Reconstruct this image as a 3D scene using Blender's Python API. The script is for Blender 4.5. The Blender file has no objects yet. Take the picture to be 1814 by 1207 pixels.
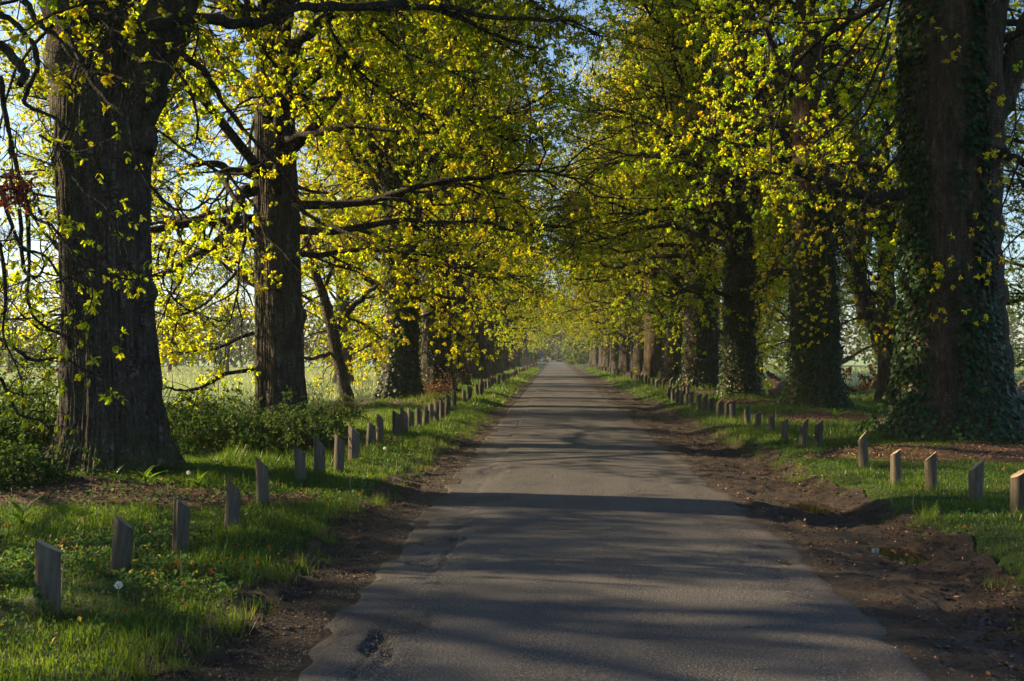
import bpy, math, random
import numpy as np
from mathutils import Vector

R = math.radians
rng = np.random.default_rng(7)
random.seed(7)
sc = bpy.context.scene
C = sc.collection

# ------------------------------------------------------------------ camera, sky, sun, exposure
CAM_Z, YAW, PITCH = 1.75, R(2.41), R(0.84)
cam_d = bpy.data.cameras.new("camera")
cam = bpy.data.objects.new("camera", cam_d)
C.objects.link(cam)
cam.location = (0, 0, CAM_Z)
cam.rotation_euler = (R(90) + PITCH, 0, YAW)
cam_d.lens, cam_d.sensor_width = 36.0, 36.0
cam_d.clip_start, cam_d.clip_end = 0.1, 4000
sc.camera = cam

SUN_AZ, SUN_EL = R(281), R(25)          # clockwise from +Y
world = bpy.data.worlds.new("World")
sc.world = world
world.use_nodes = True
wn = world.node_tree
sky = wn.nodes.new('ShaderNodeTexSky')
sky.sky_type = 'NISHITA'
sky.sun_disc = False
sky.sun_elevation = SUN_EL
sky.sun_rotation = SUN_AZ
sky.air_density, sky.dust_density, sky.ozone_density = 1.0, 0.8, 3.0
wn.links.new(sky.outputs[0], wn.nodes['Background'].inputs[0])
wn.nodes['Background'].inputs[1].default_value = 0.066

sun_d = bpy.data.lights.new("sun", 'SUN')
sun_d.energy, sun_d.angle, sun_d.color = 5.0, R(0.8), (1.0, 0.74, 0.41)
sun = bpy.data.objects.new("sun", sun_d)
C.objects.link(sun)
to_sun = Vector((math.sin(SUN_AZ) * math.cos(SUN_EL), math.cos(SUN_AZ) * math.cos(SUN_EL), math.sin(SUN_EL)))
sun.rotation_euler = to_sun.to_track_quat('Z', 'Y').to_euler()
sun.location = (-40, 20, 30)

vs = sc.view_settings
vs.view_transform, vs.look, vs.exposure, vs.gamma = 'Standard', 'None', 1.8, 1.0
sc.cycles.use_denoising = True
sc.cycles.max_bounces = 6
sc.cycles.diffuse_bounces = 3
sc.cycles.transmission_bounces = 4
sc.cycles.volume_bounces = 1
sc.cycles.caustics_reflective = False
sc.cycles.caustics_refractive = False
sc.cycles.sample_clamp_indirect = 6

# ------------------------------------------------------------------ numeric helpers
def hsh(ix, iy, iz, seed):
    h = (ix.astype(np.int64) * 374761393 + iy.astype(np.int64) * 668265263 + iz.astype(np.int64) * 2147483647 + seed * 974634777) & 0xFFFFFFFF
    h = ((h ^ (h >> 13)) * 1274126177) & 0xFFFFFFFF
    h = ((h ^ (h >> 16)) * 2246822519) & 0xFFFFFFFF
    return (h & 0xFFFFFF) / float(0xFFFFFF)

def vn(x, y, z=0.0, seed=0):
    x, y, z = np.broadcast_arrays(np.asarray(x, float), np.asarray(y, float), np.asarray(z, float))
    ix, iy, iz = np.floor(x), np.floor(y), np.floor(z)
    fx, fy, fz = x - ix, y - iy, z - iz
    fx, fy, fz = fx*fx*(3-2*fx), fy*fy*(3-2*fy), fz*fz*(3-2*fz)
    r = 0
    for a in (0, 1):
        wa = fx if a else 1 - fx
        for b in (0, 1):
            wb = fy if b else 1 - fy
            for c in (0, 1):
                wc = fz if c else 1 - fz
                r = r + wa * wb * wc * hsh(ix + a, iy + b, iz + c, seed)
    return r

def fbm(x, y, z=0.0, seed=0, o=3):
    t, a, s = 0, 0.5, 0
    for k in range(o):
        t = t + a * vn(np.asarray(x) * 2**k, np.asarray(y) * 2**k, np.asarray(z) * 2**k, seed + k)
        s += a
        a *= 0.5
    return t / s

def sst(a, b, x):
    t = np.clip((np.asarray(x, float) - a) / (b - a), 0, 1)
    return t * t * (3 - 2 * t)

def nrm(v):
    return v / np.maximum(np.linalg.norm(v, axis=-1, keepdims=True), 1e-9)

# ------------------------------------------------------------------ mesh helpers
def mesh(name, V, F, tint=None, smooth=False):
    """V (n,3); F list of integer arrays (m,k); tint one value per face"""
    me = bpy.data.meshes.new(name)
    V = np.asarray(V, np.float32)
    F = [np.asarray(f, np.int32) for f in F if len(f)]
    me.vertices.add(len(V))
    me.vertices.foreach_set('co', V.ravel())
    loops = np.concatenate([f.ravel() for f in F])
    sizes = np.concatenate([np.full(len(f), f.shape[1], np.int32) for f in F])
    starts = np.concatenate([[0], np.cumsum(sizes)[:-1]]).astype(np.int32)
    me.loops.add(len(loops))
    me.loops.foreach_set('vertex_index', loops)
    me.polygons.add(len(sizes))
    me.polygons.foreach_set('loop_start', starts)
    me.polygons.foreach_set('loop_total', sizes)
    me.polygons.foreach_set('use_smooth', np.full(len(sizes), smooth))
    if tint is not None:
        at = me.attributes.new('tint', 'FLOAT', 'FACE')
        at.data.foreach_set('value', np.asarray(tint, np.float32))
    me.update(calc_edges=True)
    return me

def link(name, me, mat=None, parent=None, loc=None, rot=None, kind=None):
    o = bpy.data.objects.new(name, me)
    C.objects.link(o)
    if me is not None and mat is not None and not len(me.materials):
        me.materials.append(mat)
    if parent is not None:
        o.parent = parent
    if loc is not None:
        o.location = loc
    if rot is not None:
        o.rotation_euler = rot
    if kind:
        o['kind'] = kind
    return o

def thing(name, label, cat, loc=(0, 0, 0), rotz=0, group=None):
    o = bpy.data.objects.new(name, None)
    C.objects.link(o)
    o.location = loc
    o.rotation_euler = (0, 0, rotz)
    tag(o, label, cat, group)
    return o

def tag(o, label, cat, group=None):
    o['label'] = label
    o['category'] = cat
    if group:
        o['group'] = group

class Acc:
    """collects vertex / face arrays for one mesh"""
    def __init__(s):
        s.V, s.F, s.T, s.n = [], {}, {}, 0
    def add(s, V, F, t=0.5):
        V = np.asarray(V, float).reshape(-1, 3)
        F = np.asarray(F, int)
        k = F.shape[1]
        s.F.setdefault(k, []).append(F + s.n)
        s.T.setdefault(k, []).append(np.broadcast_to(np.asarray(t, float), (len(F),)))
        s.V.append(V)
        s.n += len(V)
    def mesh(s, name, smooth=False):
        ks = sorted(s.F)
        return mesh(name, np.concatenate(s.V), [np.concatenate(s.F[k]) for k in ks], np.concatenate([np.concatenate(s.T[k]) for k in ks]), smooth)

def tubes(P, Rad, sides):
    """P (N,S,3) paths, Rad (N,S) radii -> V, quads"""
    N, S, _ = P.shape
    T = np.empty_like(P)
    T[:, 1:-1] = P[:, 2:] - P[:, :-2]
    T[:, 0] = P[:, 1] - P[:, 0]
    T[:, -1] = P[:, -1] - P[:, -2]
    T = nrm(T)
    m = nrm(P[:, -1] - P[:, 0])
    ref = np.where(np.abs(m[:, 2:3]) > 0.8, np.array([[1., 0.2, 0.]]), np.array([[0.1, 0.1, 1.]]))
    U = nrm(np.cross(np.broadcast_to(ref[:, None], T.shape), T))
    W = np.cross(T, U)
    a = np.arange(sides) * 2 * np.pi / sides
    V = P[:, :, None] + Rad[:, :, None, None] * (np.cos(a)[:, None] * U[:, :, None] + np.sin(a)[:, None] * W[:, :, None])
    idx = np.arange(N * S * sides).reshape(N, S, sides)
    nx = np.roll(idx, -1, axis=2)
    F = np.stack([idx[:, :-1], nx[:, :-1], nx[:, 1:], idx[:, 1:]], -1).reshape(-1, 4)
    return V.reshape(-1, 3), F

def grow(st, dr, ln, nseg, wander, up, r):
    """vectorised crooked growth: N paths of nseg segments; up scalar or (nseg,)"""
    N = len(st)
    P = np.empty((N, nseg + 1, 3))
    P[:, 0] = st
    d = nrm(np.array(dr, float))
    up = np.broadcast_to(np.asarray(up, float), (nseg,)) if np.ndim(up) < 2 else up
    for k in range(nseg):
        u = up[k] if up.ndim == 1 else up[:, k]
        d = d + r.normal(0, wander, (N, 3))
        d[:, 2] += u
        d = nrm(d)
        P[:, k + 1] = P[:, k] + d * (np.asarray(ln)[:, None] / nseg)
    return P

def along(P, i, t):
    """points and tangents at parameter t (0-1) on paths i"""
    S = P.shape[1] - 1
    f = np.clip(t, 0, 0.9999) * S
    k = f.astype(int)
    a, b = P[i, k], P[i, k + 1]
    return a + (b - a) * (f - k)[:, None], nrm(b - a)

def side_dirs(T, ang, r, flat=0.0):
    rnd = r.normal(size=T.shape)
    rnd[:, 2] *= (1 - flat)
    per = nrm(rnd - (rnd * T).sum(1, keepdims=True) * T)
    return nrm(np.cos(ang)[:, None] * T + np.sin(ang)[:, None] * per)

def leaves(acc, base, d, L, Wd, r, tint, fold=0.25):
    """simple folded four-point leaves"""
    d = nrm(d)
    n = r.normal(size=d.shape)
    n[:, 2] += 0.9
    s = nrm(np.cross(d, n))
    n = np.cross(s, d)
    L, Wd = np.asarray(L)[:, None], np.asarray(Wd)[:, None]
    mid = base + d * L * 0.58 + n * (Wd * fold)
    V = np.stack([base, mid + s * Wd * 0.5, base + d * L, mid - s * Wd * 0.5], 1)
    i = np.arange(len(base)) * 4
    F = np.concatenate([np.stack([i, i + 1, i + 2], 1), np.stack([i, i + 2, i + 3], 1)])
    acc.add(V, F, np.concatenate([tint, tint]))

OAK = np.array([(0, 0), (.18, .05), (.30, .17), (.38, .08), (.55, .25), (.64, .11), (.82, .18), (1.0, .0)])
def lobed_leaves(acc, base, d, L, r, tint, droop=0.15):
    """oak leaves with two pairs of lobes and a folded midrib"""
    N = len(base)
    d = nrm(d)
    n = r.normal(size=d.shape)
    n[:, 2] += 1.0
    s = nrm(np.cross(d, n))
    n = np.cross(s, d)
    L = np.asarray(L)[:, None, None]
    u, w = OAK[:, 0], OAK[:, 1]
    cl = (u ** 2) * -droop
    mid = base[:, None] + L * (d[:, None] * u[None, :, None] + n[:, None] * cl[None, :, None])
    off = L * w[None, :, None] * (s[:, None] + 0.35 * n[:, None])
    off2 = L * w[None, :, None] * (-s[:, None] + 0.35 * n[:, None])
    K = len(u)
    V = np.concatenate([mid, (mid + off)[:, 1:-1], (mid + off2)[:, 1:-1]], 1)     # K + 2*(K-2)
    q, t = [], []
    a = lambda j: K + j - 1
    b = lambda j: K + (K - 2) + j - 1
    for j in range(1, K - 2):
        q.append((j, j + 1, a(j + 1), a(j)))
        q.append((j + 1, j, b(j), b(j + 1)))
    t += [(0, 1, a(1)), (1, 0, b(1)), (K - 2, K - 1, a(K - 2)), (K - 1, K - 2, b(K - 2))]
    M = V.shape[1]
    o = (np.arange(N) * M)[:, None, None]
    V = V.reshape(-1, 3)
    Fq = (np.array(q)[None] + o).reshape(-1, 4)
    Ft = (np.array(t)[None] + o).reshape(-1, 3)
    n0 = acc.n
    acc.add(V, Fq, np.repeat(tint, len(q)))
    acc.F.setdefault(3, []).append(Ft + n0)
    acc.T.setdefault(3, []).append(np.repeat(tint, len(t)))

# ------------------------------------------------------------------ materials
class M:
    def __init__(s, name):
        s.m = bpy.data.materials.new(name)
        s.m.use_nodes = True
        s.t = s.m.node_tree
        s.t.nodes.clear()
        s.out = s.t.nodes.new('ShaderNodeOutputMaterial')
    def n(s, kind, **kw):
        nd = s.t.nodes.new('ShaderNode' + kind)
        for k, v in kw.items():
            k2 = k.replace('_', ' ')
            if k.startswith('p_'):
                setattr(nd, k[2:], v)
            else:
                key = int(k[1:]) if k[0] == 'i' and k[1:].isdigit() else k2
                if hasattr(v, 'is_linked') or isinstance(v, bpy.types.NodeSocket):
                    s.t.links.new(v, nd.inputs[key])
                else:
                    nd.inputs[key].default_value = v
        return nd
    def ramp(s, fac, stops, mode='LINEAR'):
        nd = s.t.nodes.new('ShaderNodeValToRGB')
        nd.color_ramp.interpolation = mode
        e = nd.color_ramp.elements
        while len(e) < len(stops):
            e.new(0.5)
        for q, (p, c) in zip(e, stops):
            q.position = p
            q.color = (*c, 1) if len(c) == 3 else c
        s.t.links.new(fac, nd.inputs[0])
        return nd.outputs[0]
    def mix(s, fac, a, b, mode='MIX'):
        nd = s.t.nodes.new('ShaderNodeMix')
        nd.data_type = 'RGBA'
        nd.blend_type = mode
        for v, k in ((fac, 0), (a, 6), (b, 7)):
            if isinstance(v, bpy.types.NodeSocket):
                s.t.links.new(v, nd.inputs[k])
            else:
                nd.inputs[k].default_value = v if not isinstance(v, tuple) else (*v, 1)[:4]
        return nd.outputs[2]
    def math(s, op, a, b=0.0, clamp=False):
        nd = s.t.nodes.new('ShaderNodeMath')
        nd.operation = op
        nd.use_clamp = clamp
        for v, k in ((a, 0), (b, 1)):
            if isinstance(v, bpy.types.NodeSocket):
                s.t.links.new(v, nd.inputs[k])
            else:
                nd.inputs[k].default_value = v
        return nd.outputs[0]
    def co(s, scale=(1, 1, 1), which='Object'):
        tc = s.t.nodes.new('ShaderNodeTexCoord')
        mp = s.t.nodes.new('ShaderNodeMapping')
        mp.inputs['Scale'].default_value = scale
        s.t.links.new(tc.outputs[which], mp.inputs[0])
        return mp.outputs[0]
    def noise(s, scale, detail=4, vec=None, rough=0.55):
        nd = s.n('TexNoise', Scale=scale, Detail=detail, Roughness=rough)
        s.t.links.new(vec if vec is not None else s.co(), nd.inputs['Vector'])
        return nd.outputs['Fac']
    def attr(s, name='tint'):
        nd = s.t.nodes.new('ShaderNodeAttribute')
        nd.attribute_name = name
        return nd.outputs['Fac']
    def bump(s, h, strength=0.5, dist=0.02):
        return s.n('Bump', Height=h, Strength=strength, Distance=dist).outputs[0]
    def bsdf(s, col, rough=0.8, bump=None, spec=0.3):
        nd = s.n('BsdfPrincipled', Base_Color=col if not isinstance(col, tuple) else (*col, 1), Roughness=rough)
        nd.inputs['Specular IOR Level'].default_value = spec
        if bump is not None:
            s.t.links.new(bump, nd.inputs['Normal'])
        return nd.outputs[0]
    def end(s, sh):
        s.t.links.new(sh, s.out.inputs[0])
        return s.m

def leaf_mat(name, stops, tstops, trans=0.5, rough=0.45, spec=0.25, vary=0.0):
    m = M(name)
    f = m.attr()
    col, tc = m.ramp(f, stops), m.ramp(f, tstops)
    if vary:
        oi = m.t.nodes.new('ShaderNodeObjectInfo')
        for_h = m.math('ADD', m.math('MULTIPLY', oi.outputs['Random'], vary), 0.5 - vary * 0.5)
        v = m.math('ADD', m.math('MULTIPLY', oi.outputs['Random'], 0.3), 0.85)
        col = m.n('HueSaturation', Hue=for_h, Value=v, Color=col).outputs[0]
        tc = m.n('HueSaturation', Hue=for_h, Value=v, Color=tc).outputs[0]
    d = m.bsdf(col, rough, spec=spec)
    t = m.n('BsdfTranslucent', Color=tc).outputs[0]
    mx = m.n('MixShader', i0=trans, i1=d, i2=t)
    return m.end(mx.outputs[0])

G = lambda *c: c
oak_leaf = leaf_mat('oak leaf', [(0, G(.04, .10, .005)), (.5, G(.105, .17, .007)), (.8, G(.19, .185, .009)), (1, G(.19, .115, .012))],
                    [(0, G(.28, .50, .006)), (.5, G(.66, .71, .008)), (.8, G(.92, .69, .010)), (1, G(.74, .42, .012))], 0.64, vary=0.03)
ivy_leaf = leaf_mat('ivy leaf', [(0, G(.006, .024, .006)), (.6, G(.014, .046, .008)), (1, G(.045, .08, .014))],
                    [(0, G(.02, .06, .01)), (1, G(.07, .12, .02))], 0.15, rough=0.45, spec=0.22)
bramble_leaf = leaf_mat('bramble leaf', [(0, G(.02, .05, .015)), (.6, G(.04, .085, .025)), (.9, G(.08, .12, .03)), (1, G(.15, .06, .02))],
                        [(0, G(.05, .12, .015)), (.9, G(.15, .24, .03)), (1, G(.2, .08, .02))], 0.3, rough=0.6, spec=0.12)
grass_mat = leaf_mat('grass blade', [(0, G(.013, .034, .006)), (.5, G(.03, .068, .009)), (.9, G(.075, .115, .02)), (1, G(.2, .16, .08))],
                     [(0, G(.04, .095, .008)), (.5, G(.15, .28, .012)), (.9, G(.30, .37, .025)), (1, G(.3, .24, .1))], 0.45, rough=0.4, spec=0.35)
meadow_mat = leaf_mat('dewy meadow blade', [(0, G(.12, .20, .08)), (.5, G(.20, .27, .12)), (1, G(.32, .36, .22))],
                      [(0, G(.15, .26, .06)), (.5, G(.27, .36, .1)), (1, G(.36, .38, .18))], 0.4, rough=0.45)
weed_mat = leaf_mat('weed leaf', [(0, G(.02, .06, .02)), (.55, G(.045, .1, .025)), (.8, G(.08, .12, .05)), (.9, G(.3, .06, .012)), (1, G(.45, .33, .02))],
                    [(0, G(.05, .14, .02)), (.8, G(.14, .25, .05)), (.9, G(.4, .09, .01)), (1, G(.5, .4, .03))], 0.35, rough=0.6, spec=0.15)
far_leaf = leaf_mat('far wood foliage', [(0, G(.03, .055, .02)), (.6, G(.06, .09, .03)), (1, G(.11, .12, .04))],
                    [(0, G(.05, .1, .02)), (1, G(.2, .22, .05))], 0.35)
dead_leaf = leaf_mat('withered leaf', [(0, G(.05, .012, .008)), (1, G(.16, .04, .02))], [(0, G(.1, .02, .01)), (1, G(.25, .05, .02))], 0.35)
bracken_mat = leaf_mat('dead bracken', [(0, G(.11, .05, .025)), (1, G(.24, .13, .06))], [(0, G(.15, .06, .02)), (1, G(.3, .15, .05))], 0.3)
chip_mat = leaf_mat('wood chip', [(0, G(.035, .02, .013)), (.6, G(.09, .05, .032)), (1, G(.24, .15, .1))], [(0, G(.02, .01, .01)), (1, G(.05, .03, .02))], 0.03, rough=0.8)

def bark_mat(name, a, b, c, green=0.55, ridge_tone=(.15, .135, .115)):
    m = M(name)
    v = m.co((1, 1, 0.22))
    n1 = m.noise(9, 6, v, 0.65)
    n2 = m.noise(2.2, 4)
    n3 = m.noise(34, 4, v)
    col = m.ramp(n1, [(.3, a), (.55, b), (.75, c)])
    gr = m.ramp(n2, [(.52, (0, 0, 0)), (.72, (1, 1, 1))])
    col = m.mix(m.math('MULTIPLY', gr, green), col, (.075, .095, .055))
    sep = m.n('SeparateXYZ', Vector=m.co())
    moss = m.math('MULTIPLY', m.math('SUBTRACT', 1.0, m.math('MULTIPLY', sep.outputs[2], 1.6), True), m.ramp(m.noise(3.5, 4), [(.4, (0, 0, 0)), (.55, (1, 1, 1))]))
    col = m.mix(moss, col, (.05, .07, .012))
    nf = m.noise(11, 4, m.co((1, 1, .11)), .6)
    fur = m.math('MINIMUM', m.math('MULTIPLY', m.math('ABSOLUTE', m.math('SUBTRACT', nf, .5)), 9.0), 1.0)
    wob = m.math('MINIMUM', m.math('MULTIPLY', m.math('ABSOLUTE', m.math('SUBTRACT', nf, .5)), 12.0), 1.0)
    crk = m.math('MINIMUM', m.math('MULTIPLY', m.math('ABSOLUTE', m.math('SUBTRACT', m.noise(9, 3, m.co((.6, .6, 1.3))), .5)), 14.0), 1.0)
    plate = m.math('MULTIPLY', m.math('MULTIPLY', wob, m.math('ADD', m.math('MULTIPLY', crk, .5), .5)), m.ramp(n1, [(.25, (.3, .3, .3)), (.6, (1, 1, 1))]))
    col = m.mix(m.math('MULTIPLY', plate, .55), col, ridge_tone)  # lighter ridge plates over dark furrows: bark tone that also paints relief shading
    h = m.math('ADD', m.math('MULTIPLY', m.math('MULTIPLY', fur, crk), 1.2), m.math('ADD', m.math('MULTIPLY', n1, .5), m.math('MULTIPLY', n3, 0.4)))
    return m.end(m.bsdf(col, 0.9, m.bump(h, 1.0, 0.06), 0.15))

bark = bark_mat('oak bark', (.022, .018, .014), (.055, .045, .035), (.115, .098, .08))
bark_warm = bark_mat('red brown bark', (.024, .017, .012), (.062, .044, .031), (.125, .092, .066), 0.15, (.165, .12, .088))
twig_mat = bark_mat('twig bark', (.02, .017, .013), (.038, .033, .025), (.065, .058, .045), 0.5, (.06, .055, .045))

def wood_mat(name, a, b, c, sc_=22):
    m = M(name)
    v = m.co((1, 1, 0.07))
    n1 = m.noise(sc_, 6, v, 0.7)
    n2 = m.noise(3, 3)
    col = m.ramp(n1, [(.3, a), (.5, b), (.72, c)])
    sp = m.ramp(m.noise(14, 3, m.co((1, 1, .4))), [(.6, (0, 0, 0)), (.7, (1, 1, 1))])
    col = m.mix(m.math('MULTIPLY', sp, .6), col, (.03, .027, .024))
    col = m.mix(m.math('MULTIPLY', n2, 0.3), col, (.09, .1, .07))
    oi = m.t.nodes.new('ShaderNodeObjectInfo')
    vv = m.math('ADD', m.math('MULTIPLY', oi.outputs['Random'], 0.6), 0.7)
    col = m.n('HueSaturation', Value=vv, Color=col).outputs[0]
    return m.end(m.bsdf(col, 0.85, m.bump(n1, 0.8, 0.012), 0.2))
post_wood = wood_mat('weathered post', (.024, .019, .015), (.066, .053, .042), (.13, .107, .085))
post_top = wood_mat('sawn post end', (.17, .13, .09), (.28, .22, .15), (.38, .31, .22), 40)
dead_wood = wood_mat('bare dead wood', (.06, .04, .026), (.12, .085, .06), (.2, .15, .11), 14)

def asphalt():
    m = M('worn asphalt')
    co = m.co()
    fine = m.noise(75, 4, co, 0.75)
    mid = m.noise(38, 4, co)
    big = m.noise(0.9, 5, co)
    lanes = m.noise(1.0, 4, m.co((2.6, .12, 1)))
    col = m.ramp(fine, [(.34, (.006, .006, .009)), (.5, (.037, .037, .043)), (.60, (.15, .149, .154))])
    col = m.mix(m.math('MULTIPLY', m.ramp(lanes, [(.42, (0, 0, 0)), (.60, (1, 1, 1))]), .6), col, (.066, .066, .074))
    col = m.mix(m.math('MULTIPLY', m.ramp(big, [(.5, (0, 0, 0)), (.75, (1, 1, 1))]), .5), col, (.018, .018, .024))
    sep = m.n('SeparateXYZ', Vector=co)
    x = sep.outputs[0]
    wob = m.math('MULTIPLY', m.math('SUBTRACT', m.noise(.8, 5, co), .5), 1.0)
    xr = m.math('ADD', x, wob)
    dirt = m.ramp(m.math('MULTIPLY', xr, .3), [(.46, (0, 0, 0)), (.70, (1, 1, 1))])
    dirt = m.math('MULTIPLY', dirt, m.ramp(mid, [(.25, (.3, .3, .3)), (.6, (1, 1, 1))]))
    col = m.mix(m.math('MULTIPLY', dirt, .7), col, (.06, .042, .032))
    xl = m.math('SUBTRACT', m.math('MULTIPLY', xr, -.3), .2)
    dl = m.ramp(xl, [(.18, (0, 0, 0)), (.3, (1, 1, 1))])
    col = m.mix(m.math('MULTIPLY', dl, .6), col, (.055, .045, .037))
    dis = m.n('VectorMath', p_operation='ADD')
    m.t.links.new(co, dis.inputs[0])
    nz_ = m.n('TexNoise', Scale=2.2, Detail=5.0)
    m.t.links.new(co, nz_.inputs['Vector'])
    sc3 = m.n('VectorMath', p_operation='SCALE')
    m.t.links.new(nz_.outputs['Color'], sc3.inputs[0])
    sc3.inputs['Scale'].default_value = .55
    m.t.links.new(sc3.outputs[0], dis.inputs[1])
    vor = m.n('TexVoronoi', p_feature='DISTANCE_TO_EDGE', Scale=.75)
    m.t.links.new(dis.outputs[0], vor.inputs['Vector'])
    crack = m.math('SUBTRACT', 1.0, m.math('MULTIPLY', vor.outputs['Distance'], 55.0), True)
    crack = m.math('MULTIPLY', crack, m.ramp(m.noise(.45, 3, co), [(.47, (0, 0, 0)), (.6, (1, 1, 1))]))
    wear = m.attr('wear')
    dark = m.math('MAXIMUM', m.math('MULTIPLY', crack, .8), wear, True)
    col = m.mix(m.math('MULTIPLY', dark, .75), col, (.014, .013, .014))
    h = m.math('ADD', m.math('MULTIPLY', fine, 1.0), m.math('MULTIPLY', mid, 1.2))
    h = m.math('SUBTRACT', h, m.math('MULTIPLY', dark, .8))
    return m.end(m.bsdf(col, 0.78, m.bump(h, 1.0, 0.012), 0.35))
road_mat = asphalt()

def mud():
    m = M('trodden mud')
    co = m.co()
    n1, n2, n3 = m.noise(3.0, 6, co), m.noise(26, 5, co, .7), m.noise(120, 3, co, .7)
    col = m.ramp(n1, [(.3, (.012, .008, .0065)), (.52, (.03, .02, .015)), (.74, (.062, .041, .03))])
    col = m.mix(m.ramp(n2, [(.52, (0, 0, 0)), (.75, (1, 1, 1))]), col, (.075, .052, .038))
    col = m.mix(m.math('MULTIPLY', m.ramp(n3, [(.62, (0, 0, 0)), (.75, (1, 1, 1))]), .6), col, (.14, .11, .09))
    h = m.math('ADD', m.math('MULTIPLY', n2, 1.5), n3)
    wet = m.ramp(n1, [(.35, (.45, .45, .45)), (.6, (.9, .9, .9))])
    return m.end(m.bsdf(col, wet, m.bump(h, 1.0, 0.06), 0.35))
mud_mat = mud()

def ground():
    m = M('turf and soil')
    co = m.co()
    n1, n2, n3 = m.noise(1.3, 5, co), m.noise(14, 5, co, .7), m.noise(.05, 4, co)
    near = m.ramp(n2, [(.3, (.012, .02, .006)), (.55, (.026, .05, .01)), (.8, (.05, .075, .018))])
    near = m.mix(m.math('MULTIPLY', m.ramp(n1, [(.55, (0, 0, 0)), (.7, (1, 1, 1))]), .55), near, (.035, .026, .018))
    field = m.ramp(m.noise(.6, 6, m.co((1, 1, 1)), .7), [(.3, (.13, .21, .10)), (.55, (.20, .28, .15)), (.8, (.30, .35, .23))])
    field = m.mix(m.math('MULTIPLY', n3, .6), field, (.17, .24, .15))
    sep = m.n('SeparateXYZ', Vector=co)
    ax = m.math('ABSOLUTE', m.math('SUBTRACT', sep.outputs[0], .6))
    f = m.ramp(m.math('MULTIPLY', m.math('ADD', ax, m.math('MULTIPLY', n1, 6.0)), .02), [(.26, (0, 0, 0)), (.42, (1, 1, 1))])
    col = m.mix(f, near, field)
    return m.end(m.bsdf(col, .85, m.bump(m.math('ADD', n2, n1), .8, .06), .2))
ground_mat = ground()

def plain(name, col, rough=.7, spec=.3, amp=.35, scale=12):
    m = M(name)
    n = m.noise(scale, 5)
    c2 = tuple(x * (1 - amp) for x in col)
    c3 = tuple(min(1, x * (1 + amp)) for x in col)
    return m.end(m.bsdf(m.ramp(n, [(.3, c2), (.7, c3)]), rough, m.bump(n, .3, .01), spec))
soil_mat = plain('mulch soil', (.055, .034, .024), .9, .2, .5, 30)
stone_mat = plain('grit', (.15, .125, .105), .9, .1, .5, 3)
stem_mat = plain('green stem', (.09, .14, .03), .6)
straw_mat = plain('straw stem', (.32, .24, .13), .7)
seed_mat = leaf_mat('dandelion seed', [(0, G(.7, .7, .66)), (1, G(.8, .8, .78))], [(0, G(.7, .7, .66)), (1, G(.8, .8, .78))], .5)
puddle_mat = M('puddle water')
puddle_mat = puddle_mat.end(puddle_mat.bsdf((.012, .010, .007), 0.03, puddle_mat.bump(puddle_mat.noise(9, 2), .04, .01), .5))
sign_blue, sign_white = plain('blue sign paint', (.03, .1, .42), .4, .4, .1), plain('white sign paint', (.62, .64, .62), .5, .4, .1)
metal = plain('galvanised steel', (.22, .23, .24), .5, .5, .2)
brick_mat, render_mat = plain('red brick', (.22, .075, .05), .85, .2, .3), plain('grey brown board', (.17, .13, .105), .85, .2, .3)

# ------------------------------------------------------------------ terrain
L_ROW = [  # left trees: x, y
    (-5.85, 13.3), (-5.62, 20.6), (-5.4, 35.6), (-5.0, 42.7), (-4.95, 50.5), (-5.3, 64), (-5.1, 75), (-5.4, 88), (-5.2, 101), (-5.3, 116), (-5.2, 132), (-5.4, 150), (-5.2, 170)]
R_ROW = [(7.3, 19.3), (7.37, 29.6), (6.5, 36.5), (6.5, 46), (6.6, 56), (6.4, 66), (6.6, 78), (6.1, 88), (5.9, 98), (6.4, 110), (6.3, 122), (6.5, 138), (6.2, 154), (6.4, 172)]
POND = [(3.18, 12.5, .36, .75, .12), (3.2, 9.6, .30, .50, .11), (2.9, 17.0, .28, .45, .08), (3.05, 24.0, .3, .8, .06)]

def gl(y):
    return -2.08 + 0.34 * sst(8, 40, y) + 0.32 * (fbm(np.asarray(y) * .9, 3.1, seed=11) - .5) + .16 * (vn(np.asarray(y) * 4, 1.7, seed=12) - .5)
def gr(y):
    return 3.62 - .25 * sst(20, 45, y) - 0.3 * sst(9, 6, y) + 0.5 * (fbm(np.asarray(y) * .6, 7.7, seed=13) - .5) + .2 * (vn(np.asarray(y) * 3.5, 5.7, seed=14) - .5)

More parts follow.
